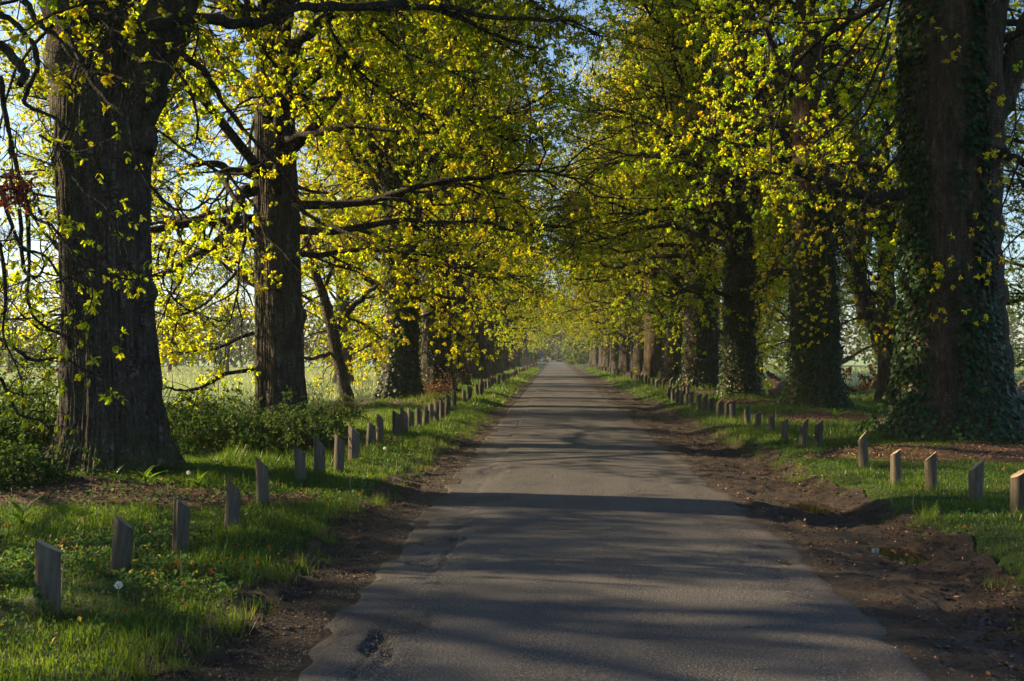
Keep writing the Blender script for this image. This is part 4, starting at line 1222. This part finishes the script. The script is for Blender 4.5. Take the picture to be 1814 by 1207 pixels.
# straggling tufts at the grass edges and round the post feet
tx, ty = [], []
yy_ = 4.6 + 24 * gr_r.random(260) ** 1.3
tx += list(np.where(gr_r.random(260) < .5, gl(yy_) + gr_r.normal(.0, .10, 260), gr(yy_) - gr_r.normal(.0, .14, 260))); ty += list(yy_)
for o in C.objects:
    if o.name.startswith('wooden_post') and o.location.y < 24:
        for k in range(4):
            tx.append(o.location.x + gr_r.normal(0, .09)); ty.append(o.location.y + gr_r.normal(-.05, .08))
tx, ty = np.array(tx), np.array(ty)
ok_ = np.all([((tx - q[0]) / (q[2] + .35)) ** 2 + ((ty - q[1]) / (q[3] + .5)) ** 2 > 1 for q in POND], axis=0)
tx, ty = tx[ok_], ty[ok_]
i_ = np.repeat(np.arange(len(tx)), 45)
px_, py_ = tx[i_] + gr_r.normal(0, .05, len(i_)), ty[i_] + gr_r.normal(0, .05, len(i_))
blades(ga, px_, py_, gr_r.uniform(.05, .17, len(i_)) * gr_r.uniform(.6, 1.5, len(tx))[i_], gr_r.uniform(.003, .006, len(i_)), gr_r, np.clip(gr_r.uniform(.2, .85, len(tx))[i_] + gr_r.normal(0, .12, len(i_)), 0, 1), True, .9)
g = link('grass', ga.mesh('grass'), grass_mat, kind='stuff')
tag(g, 'bright green verge grass along both sides of the road', 'grass')
ga = Acc()
for (n, x0, x1, y0, y1) in ((90000, -75, -7.5, 20, 140), (60000, 12, 90, 32, 150)):
    x, y = scatter(n, x0, x1, y0, y1, gr_r, 1.2)
    q = fbm(x * .12, y * .3, seed=45)
    h = (.14 + .25 * sst(.5, .75, q)) * gr_r.uniform(.5, 1.3, len(x))
    blades(ga, x, y, h, gr_r.uniform(.012, .05, len(x)) * (1 + y / 60), gr_r, np.clip(q + gr_r.normal(0, .2, len(x)) + .25 * sst(30, 80, y) - .1, 0, 1), True, .6)
g = link('meadow_grass', ga.mesh('meadow_grass'), meadow_mat, kind='stuff')
tag(g, 'pale dewy grass of the meadows behind the trees', 'grass')

# low broad leaved weeds in the turf, with reddened leaves and yellow flowers on the left
wr = np.random.default_rng(43)
wa = Acc()
for n, x0, x1, y0, y1, red in ((34000, -5.6, -1.9, 4.6, 9.5, .05), (16000, -7, -1.9, 9.5, 20, .02), (9000, 3.6, 9, 8, 24, .01)):
    x, y = scatter(n, x0, x1, y0, y1, wr)
    m = on_turf(x, y, .1) & (wr.random(len(x)) < sst(.42, .62, fbm(x * 1.1 + 4, y * 1.1, seed=46)) + .08)
    x, y = x[m], y[m]
    n_ = len(x)
    p = np.stack([x, y, H(x, y) + wr.uniform(.0, .075, n_)], 1)
    d = wr.normal(size=(n_, 3))
    d[:, 2] = np.abs(d[:, 2]) * .5
    patch = sst(.5, .7, fbm(x * 1.6, y * 1.6, seed=47))
    u_ = wr.random(n_)
    t = np.clip(wr.uniform(.1, .78, n_), 0, .8)
    t = np.where(u_ < red * (1 + 3 * patch) * .6, wr.uniform(.87, .93, n_), t)
    t = np.where(u_ > 1 - red * .35, 1.0, t)
    L = wr.uniform(.018, .05, n_)
    leaves(wa, p, d, L, L * wr.uniform(.45, .8, n_), wr, t, .15)
g = link('ground_cover', wa.mesh('ground_cover'), weed_mat, kind='stuff')
tag(g, 'low leafy weeds with red leaves and yellow flowers in the turf', 'weeds')

# wood chips, grit and leaf litter
ca = Acc()
cr = np.random.default_rng(44)
def chips(x, y, lo, hi, t, zoff=.015):
    n = len(x)
    p = np.stack([x, y, H(x, y) + zoff + cr.uniform(0, .02, n)], 1)
    d = cr.normal(size=(n, 3))
    d[:, 2] *= .3
    L = cr.uniform(lo, hi, n)
    leaves(ca, p, d, L, L * cr.uniform(.25, .6, n), cr, t, .1)
for mx, my, rx, ry in MULCH[:4] + MULCH[6:]:
    n = int(3800 * rx * ry)
    x, y = mx + cr.uniform(-1.3, 1.3, n) * rx, my + cr.uniform(-1.3, 1.3, n) * ry
    m = cr.random(n) < in_mulch(x, y)
    chips(x[m], y[m], .02, .06, cr.random(m.sum()) ** 1.4)
x, y = cr.uniform(2.0, 3.9, 15000), 5.5 + 30 * cr.random(15000) ** 1.5
m = vis(x, y) & (x > 2.15) & (cr.random(len(x)) < .12 + sst(.45, .7, fbm(x * .8, y * .5, seed=48)) + sst(8.6, 7.4, y) * sst(3., 3.4, x))
chips(x[m], y[m], .015, .05, cr.random(m.sum()), .012)
y = 4.5 + 20 * cr.random(6000) ** 1.4
x = gl(y) + cr.random(6000) * .75 - .1
chips(x, y, .012, .035, cr.random(6000) * .8, .012)
g = link('wood_chips', ca.mesh('wood_chips'), chip_mat, kind='stuff')
tag(g, 'brown wood chips and dead leaves scattered on the mulch and mud', 'wood chips')

sa = Acc()
octV = np.array([(1, 0, 0), (-1, 0, 0), (0, 1, 0), (0, -1, 0), (0, 0, 1), (0, 0, -1.)])
octF = np.array([(0, 2, 4), (2, 1, 4), (1, 3, 4), (3, 0, 4), (2, 0, 5), (1, 2, 5), (3, 1, 5), (0, 3, 5)])
def stones(x, y, z, s):
    n = len(x)
    V = octV[None] * (s[:, None, None] * cr.uniform(.5, 1.2, (n, 6, 1))) * np.array([1, 1, .6])
    a_ = cr.uniform(0, 6.28, n)
    c, s_ = np.cos(a_)[:, None], np.sin(a_)[:, None]
    V = np.stack([V[..., 0] * c - V[..., 1] * s_, V[..., 0] * s_ + V[..., 1] * c, V[..., 2]], -1) + np.stack([x, y, z], 1)[:, None]
    F = (octF[None] + (np.arange(n) * 6)[:, None, None]).reshape(-1, 3)
    sa.add(V, F)
y = 4.5 + 14 * cr.random(5000) ** 1.5
x = -1.45 - np.abs(cr.normal(0, .28, 5000))
stones(x, y, H(x, y) + .01, cr.uniform(.003, .009, 5000) * (1 + (cr.random(5000) < .03) * 2))
y = 5 + 16 * cr.random(6000) ** 1.4
x = 2.2 + cr.normal(0, .45, 6000)
z = np.where(x < 2.1, .032, H(x, y) + .012)
stones(x, y, z, cr.uniform(.002, .006, 6000) * (1 + (cr.random(6000) < .03) * 2))
y = cr.uniform(5.85, 6.42, 260)
x = -1.05 + cr.normal(0, .06, 260)
stones(x, y, np.full(260, .0), cr.uniform(.003, .009, 260) * (1 + 1.2 * (cr.random(260) < .08)))
ka = sa
sa = Acc()
nC = 6500
y = 4.8 + 22 * cr.random(nC) ** 1.5
x = np.where(cr.random(nC) < .45, gr(y) - np.abs(cr.normal(0, .28, nC)), cr.uniform(2.25, 3.6, nC))
x = np.where(cr.random(nC) < .22, gl(y) + np.abs(cr.normal(0, .16, nC)), x)
stones(x, y, H(x, y) + .012, cr.uniform(.006, .018, nC) * (1 + (cr.random(nC) < .08) * 1.2))
g = link('soil_clods', sa.mesh('soil_clods'), mud_mat, kind='stuff')
tag(g, 'crumbly dark soil clods on the muddy verges', 'soil')
sa = ka
g = link('gravel', sa.mesh('gravel'), stone_mat, kind='stuff')
tag(g, 'loose grit and small stones along the crumbling tarmac edges', 'gravel')

# ------------------------------------------------------------------ brambles and low plants
def bush(name, label, cat, x, y, rx, ry, h, n, seed, mat=None, leaf=(.035, .075), group=None, stems=44, tint=(0, .9)):
    r = np.random.default_rng(seed)
    t = thing(name, label, cat, (x, y, Hs(x, y)), 0, group)
    v = nrm(r.normal(size=(n, 3)))
    v[:, 2] = np.abs(v[:, 2])
    lump = .35 + 1.05 * fbm(v[:, 0] * 2.8 + seed, v[:, 1] * 2.2, v[:, 2] * 2.2, seed)
    rad = lump * (1 - .5 * r.random(n) ** 2.5)
    p = v * rad[:, None] * np.array([rx, ry, h])
    d = nrm(r.normal(size=(n, 3)) + v * .7)
    st = np.stack([r.normal(0, rx * .45, stems), r.normal(0, ry * .45, stems), np.full(stems, h * .15)], 1)
    dd = np.stack([r.normal(0, .55, stems), r.normal(0, .55, stems), np.full(stems, 1.)], 1)
    P = grow(st, dd, r.uniform(.9, 1.9, stems) * h * 1.05, 8, .16, np.linspace(.05, -.38, 8), r)
    k_ = int(n * .42)
    q_, tg_ = along(P, r.integers(0, stems, k_), r.uniform(.25, 1, k_))
    p[:k_] = q_ + r.normal(0, .05, (k_, 3))
    p[:, 2] = np.maximum(p[:, 2], .02)
    a = Acc()
    L = r.uniform(*leaf, n)
    i = np.repeat(np.arange(n), 3)                        # trifoliate
    d3 = nrm(d[i] + r.normal(0, .55, (n * 3, 3)))
    tt = np.clip(r.uniform(*tint, n) + (r.random(n) < .02) * .5, 0, 1)
    leaves(a, p[i], d3, L[i], L[i] * .62, r, tt[i], .2)
    link('foliage', a.mesh('foliage'), mat or bramble_leaf, t, kind='stuff')
    s = Acc()
    s.add(*tubes(P, np.linspace(.008, .004, 9)[None] * np.ones((stems, 1)), 4))
    link('stems', s.mesh('stems'), twig_mat, t, kind='stuff')
    return t
bush('bramble_bush', 'tall dark bramble heap behind the left side of the forked oak', 'bush', -8.6, 15.6, 1.5, 1.6, 1.15, 6500, 801)
bush('bramble_bush', 'bramble mound at the left edge in front of the pale meadow', 'bush', -7.6, 14.0, .9, 1.0, .75, 3200, 802)
bush('bramble_bush', 'broad bramble thicket right behind the forked oak trunk', 'bush', -5.3, 16.7, 1.3, 1.3, .62, 5200, 803)
bush('bramble_bush', 'low bramble tangle between the two big left trunks', 'bush', -4.9, 18.4, 1.1, 1.0, .42, 3600, 804)
bush('bramble_bush', 'meadow side bramble bank left of the straight grey trunk', 'bush', -7.1, 19.6, 1.4, 1.3, .55, 4600, 805)
bush('bramble_bush', 'sunlit bramble patch at the foot of the leaning sapling', 'bush', -5.3, 24.6, .7, .7, .42, 1300, 806, tint=(.3, 1))
bush('bramble_bush', 'reddish young briar right of the straight grey trunk', 'bush', -6.0, 23.6, .6, .6, .65, 500, 807, tint=(.5, 1))
bush('bramble_bush', 'small bramble clump under the left edge boughs', 'bush', -6.3, 11.9, .6, .5, .35, 1100, 808)
bush('bramble_bush', 'nettle like green clump just behind the fifth left post', 'bush', -4.2, 16.0, .6, .6, .5, 1500, 809, tint=(.4, .9))
bush('bramble_bush', 'twiggy brown scrub at the foot of the ivy covered left trunk', 'bush', -4.3, 37.5, .6, .8, .7, 500, 811, mat=bracken_mat)
bush('bracken_patch', 'rust brown dead bracken patch in the right field', 'bracken', 16.6, 48, 2.6, 3.0, 1.0, 3800, 810, mat=bracken_mat, leaf=(.1, .2), tint=(0, 1), stems=60)
bush('bramble_bush', 'low green bush behind the fallen limb at the right edge', 'bush', 12.7, 27.0, 1.0, 1.0, .9, 2400, 812, tint=(.3, .9))
bush('hedge_bush', 'bright sunlit hedge bush at the far end of the right row', 'bush', 5.2, 205, 2.6, 18, 3.0, 2600, 813, leaf=(.4, .8), tint=(.7, .95))
bush('hedge_bush', 'dim hedge bush at the far end of the left verge', 'bush', -6.8, 190, 2.5, 14, 2.6, 1800, 814, leaf=(.4, .8), tint=(.2, .7))

# strap leaved plants (each large leaf is a part)
def strap_mesh(seed):
    r = np.random.default_rng(seed)
    n = 8
    s = np.linspace(0, 1, n)
    w = .026 * np.sin(np.pi * np.clip(s * .93 + .05, 0, 1)) ** .8
    z = .30 * s - .12 * s ** 2.5
    x = .06 * s + .22 * s ** 2
    V = np.concatenate([np.stack([x, -w, z + w * .35], 1), np.stack([x, np.zeros(n), z], 1), np.stack([x, w, z + w * .35], 1)])
    i = np.arange(n - 1)
    F = np.concatenate([np.stack([i, i + 1, n + i + 1, n + i], 1), np.stack([n + i, n + i + 1, 2 * n + i + 1, 2 * n + i], 1)])
    me = mesh('leaf', V, [F], np.full(len(F), r.uniform(.35, .6)), True)
    me.materials.append(grass_mat)
    return me
STRAP = [strap_mesh(k) for k in range(3)]
def leafy(label, px, py, s, n, seed, z=.15):
    r = random.Random(seed)
    x, y = pxpos(px, py, z)
    t = thing('leafy_plant', label, 'plant', (x, y, Hs(x, y) - .02), 0)
    for k in range(n):
        o = link('leaf', STRAP[k % 3], None, t, None, (r.gauss(0, .15), r.uniform(-.5, .15), k * 2.4 + r.uniform(-.3, .3)))
        o.scale = (s * r.uniform(.75, 1.2),) * 3
leafy('broad strap leaved plant at the middle foot of the forked oak', 205, 868, .7, 8, 1)
leafy('largest dark green rosette right of centre below the forked oak', 258, 868, .8, 10, 2)
leafy('upright dock plant beside the white dandelion near the mulch bed', 350, 872, .8, 8, 3)
leafy('single dock plant in the grass at the left picture edge', 40, 930, .9, 5, 4)
leafy('bright fern like rosette at the left foot of the huge ivy oak', 1605, 786, 1.5, 11, 5)
leafy('dark rosette at the right foot of the huge ivy oak', 1722, 786, 1.3, 9, 6)
leafy('little green rosette on the mulch under the second right oak', 1480, 745, 1.3, 8, 7)
leafy('sunlit yellow green rosette by the posts before the fourth right oak', 1190, 700, 1.5, 10, 8)
leafy('grassy rosette at the foot of the slim ivy oak', 1268, 720, 1.3, 10, 9)

# dandelion clocks
def dandelion(label, px, py, h, group):
    x, y = pxpos(px, py)
    t = thing('dandelion', label, 'flower', (x, y, Hs(x, y) - .01), 0, group)
    r = np.random.default_rng(int(px))
    s = Acc()
    s.add(*tubes(grow(np.zeros((1, 3)), np.array([[.05, 0, 1.]]), [h], 5, .04, 0, r), np.full((1, 6), .0035), 6))
    link('stem', s.mesh('stem', True), stem_mat, t)
    v = nrm(r.normal(size=(230, 3)))
    a = Acc()
    c = np.array([.03 * h, 0, h])
    leaves(a, c + v * .012, v + r.normal(0, .1, v.shape), np.full(230, .015), np.full(230, .0045), r, r.random(230))
    ico = octV * .007
    a.add(ico + c, octF)
    link('seed_head', a.mesh('seed_head'), seed_mat, t, kind='stuff')
dandelion('white dandelion clock standing beside the second left post', 208, 1100, .22, 'dandelion clocks')
dandelion('white dandelion clock between the ninth and eleventh left posts', 681, 815, .17, 'dandelion clocks')
dandelion('tiny white dandelion clock at the right foot of the forked oak', 333, 872, .16, 'dandelion clocks')
# dry stalks
for k, (px, py, h, lx, lab) in enumerate(((108, 1065, .33, .02, 'dry straw stalk beside the ivy grown nearest post'), (320, 1028, .2, 0, 'short dry stalk in the grass below the third left post'), (620, 868, .2, .01, 'dry stalk in front of the ninth left post'),
                                     (1616, 895, .2, .03, 'pale dry stalk in front of the right verge posts'), (1582, 888, .18, -.05, 'leaning dry stalk between the third and fourth right posts'), (640, 862, .22, .05, 'bent dry stalk right of the ninth left post'))):
    x, y = pxpos(px, py)
    a = Acc()
    P = np.array([[(0, 0, -.02), (lx * .5, 0, h * .5), (lx * 1.6, 0, h)]])
    a.add(*tubes(P, np.array([[.005, .004, .003]]), 6))
    o = link('dry_stalk', a.mesh('dry_stalk', True), straw_mat, None, (x, y, Hs(x, y)))
    tag(o, lab, 'stalk', 'dry flower stalks in the grass')

# ------------------------------------------------------------------ dead wood
def deadwood(name, label, stems, seed, mat=None, cat='branch', group=None):
    base = np.array(at(*stems[0][0][0]))
    base[2] = Hs(base[0], base[1])
    a = Acc()
    for k, (pts, rad) in enumerate(stems):
        P = [at(*p) - base for p in pts]
        limb_tube(a, P, rad, 10, 6, seed + k, .2)
    o = link(name, a.mesh(name, True), mat or dead_wood, None, base)
    tag(o, label, cat, group)
deadwood('stake', 'thin dark stake leaning upright against the huge ivy oak', [([(1691, 790, 17.6), (1690, 740, 17.7), (1687, 690, 17.8), (1690, 625, 18.0), (1691, 600, 18.1)], [.05, .042, .04, .03, .02])], 910, twig_mat, 'stake')
deadwood('broken_branch', 'snapped upright branch stub in the right field', [([(1374, 700, 37.5), (1378, 683, 37.5), (1369, 670, 37.5), (1358, 659, 37.5)], [.17, .17, .14, .08])], 920)
deadwood('broken_branch', 'short thick log propped beside the snapped stub', [([(1366, 699, 37), (1378, 688, 37), (1390, 679, 37.3)], [.16, .19, .14])], 921)
deadwood('fallen_branch', 'dark fallen branch in grass right of the second right oak', [([(1470, 672, 34), (1490, 680, 34), (1503, 688, 34), (1514, 692, 33)], [.10, .09, .07, .04])], 922, twig_mat)
deadwood('fallen_branch', 'arched grey branch lying before the bracken patch', [([(1543, 688, 38), (1549, 677, 38), (1562, 671, 38.2), (1580, 671, 38.5), (1588, 676, 39)], [.05, .06, .06, .05, .04])], 923)
deadwood('fallen_limb', 'gnarled pale fallen limb at the right edge of the field', [
    ([(1748, 700, 25), (1765, 702, 25), (1785, 708, 25), (1800, 705, 25), (1818, 700, 25)], [.10, .12, .12, .1, .1]),
    ([(1748, 712, 25.2), (1770, 718, 25), (1795, 715, 25)], [.09, .1, .08]),
    ([(1775, 704, 25), (1784, 690, 25), (1783, 670, 25), (1775, 650, 25), (1790, 632, 25)], [.11, .09, .08, .05, .03]),
    ([(1785, 707, 25), (1800, 690, 25), (1830, 680, 25)], [.07, .07, .05]),
    ([(1805, 715, 24.8), (1805, 690, 24.8), (1812, 675, 24.8), (1830, 668, 24.8)], [.06, .06, .05, .04])], 924)
deadwood('dead_branch', 'bare forked branch reaching right from behind the second right oak', [
    ([(1465, 660, 40), (1490, 640, 40), (1510, 632, 40), (1540, 615, 40), (1575, 600, 40)], [.12, .1, .08, .05, .03]),
    ([(1488, 641, 40), (1492, 625, 40), (1494, 612, 40)], [.05, .04, .03])], 925)

# ------------------------------------------------------------------ far end of the road: tree guard, signs, low wall, field rail
def bar(acc, p, q, r=.03, s=6):
    acc.add(*tubes(np.array([[p, q]], float), np.full((1, 2), r), s))
def box(acc, x0, x1, y0, y1, z0, z1):
    V = [(x, y, z) for x in (x0, x1) for y in (y0, y1) for z in (z0, z1)]
    acc.add(V, [(0, 1, 3, 2), (4, 6, 7, 5), (0, 4, 5, 1), (2, 3, 7, 6), (0, 2, 6, 4), (1, 5, 7, 3)])
gx, gy = 6.7, 82.5
t = thing('tree_guard', 'tall wire tree guard on posts left of the mossy oak', 'tree guard', (gx, gy, Hs(gx, gy)))
for sx in (-.6, .6):
    for sy in (-.6, .6):
        a = Acc(); bar(a, (sx, sy, -.1), (sx, sy, 2.6), .055)
        link('post', a.mesh('post'), dead_wood, t)
a = Acc()
for z in np.arange(.2, 2.5, .3):
    for p, q in (((-.6, -.6), (.6, -.6)), ((.6, -.6), (.6, .6)), ((.6, .6), (-.6, .6)), ((-.6, .6), (-.6, -.6))):
        bar(a, (*p, z), (*q, z), .012, 4)
for v_ in np.arange(-.4, .5, .2):
    for p in ((v_, -.6), (v_, .6), (-.6, v_), (.6, v_)):
        bar(a, (*p, .1), (*p, 2.5), .01, 4)
link('wire_mesh', a.mesh('wire_mesh'), metal, t, kind='stuff')

sx, sy = -1.9, 150
t = thing('road_sign', 'small round blue sign on a pole at the road end', 'sign', (sx, sy, Hs(sx, sy)))
a = Acc(); bar(a, (0, 0, 0), (0, 0, 1.9), .045, 8)
link('pole', a.mesh('pole', True), metal, t)
a = Acc()
th = np.linspace(0, 2 * np.pi, 24, endpoint=False)
bar_v = np.concatenate([np.stack([.22 * np.cos(th), np.full(24, -.07), 1.75 + .3 * np.sin(th)], 1), np.stack([.22 * np.cos(th), np.full(24, -.05), 1.75 + .3 * np.sin(th)], 1)])
j = np.arange(24)
a.add(bar_v, np.stack([j, (j + 1) % 24, (j + 1) % 24 + 24, j + 24], 1))
a.F.setdefault(24, []).append(np.stack([j, j + 24])); a.T.setdefault(24, []).append(np.full(2, .5))
link('disc', a.mesh('disc'), sign_blue, t)
a = Acc(); box(a, -.2, .2, -.09, -.06, .55, .8)
link('plate', a.mesh('plate'), sign_white, t)
sx, sy = -5.2, 122
t = thing('notice_board', 'pale rectangular board on a post under the far left crowns', 'sign', (sx - .1, sy, Hs(sx, sy)))
a = Acc(); bar(a, (0, .04, 0), (0, .04, 3.0), .05, 8)
link('post', a.mesh('post', True), dead_wood, t)
a = Acc(); box(a, -.5, .5, -.06, -.02, 2.4, 2.75)
link('board', a.mesh('board'), sign_white, t)
t = thing('board_barrier', 'low grey brown board barrier at the far left verge', 'barrier', (-4.2, 140, Hs(-4.2, 140)))
for k in range(4):
    a = Acc(); box(a, -1.0, .8, -.03 - .004 * k, .03, .15 + .3 * k, .42 + .3 * k)
    link('plank', a.mesh('plank'), render_mat, t)
for q in (-.85, .7):
    a = Acc(); box(a, q - .06, q + .06, .034, .15, -.1, 1.4)
    link('post', a.mesh('post'), render_mat, t)
t = thing('brick_pier', 'stubby red brown brick pier right of the far board barrier', 'pier', (-2.75, 141, Hs(-2.75, 141)))
rr_ = random.Random(3)
bm_ = Acc(); box(bm_, -.24, .24, -.12, .12, 0, .13)
bme = bm_.mesh('brick'); bme.materials.append(brick_mat)
for lv in range(8):
    for q in range(2):
        o = link('brick', bme, None, t, ((-.25 + .5 * q) if lv % 2 else 0, 0 if lv % 2 else (-.13 + .26 * q), .145 * lv))
        o.rotation_euler = (0, 0, (math.pi / 2 if lv % 2 else 0) + rr_.gauss(0, .02))
t = thing('field_fence', 'grey two rail fence behind the leafy boughs at right edge', 'fence', (17.5, 36, Hs(17.5, 36)), -.1)
for q in range(4):
    a = Acc(); box(a, q * 1.8 - .06, q * 1.8 + .06, -.05, .05, -.1, 1.25)
    link('post', a.mesh('post'), render_mat, t)
for z in (.55, 1.0):
    a = Acc(); box(a, -.3, 5.9, -.085, -.054, z, z + .13)
    link('rail', a.mesh('rail'), render_mat, t)

# ------------------------------------------------------------------ morning haze
a = Acc()
box(a, -230, 260, -60, 420, -1.6, 27)
hz = M('haze air')
pv = hz.n('VolumePrincipled', Density=.00027, Anisotropy=.2)
pv.inputs['Color'].default_value = (.86, .9, .95, 1)
hz.t.links.new(pv.outputs[0], hz.out.inputs['Volume'])
hzm = hz.m
o = link('haze', a.mesh('haze'), hzm, kind='stuff')
tag(o, 'thin pale morning mist over the road and meadows', 'haze')
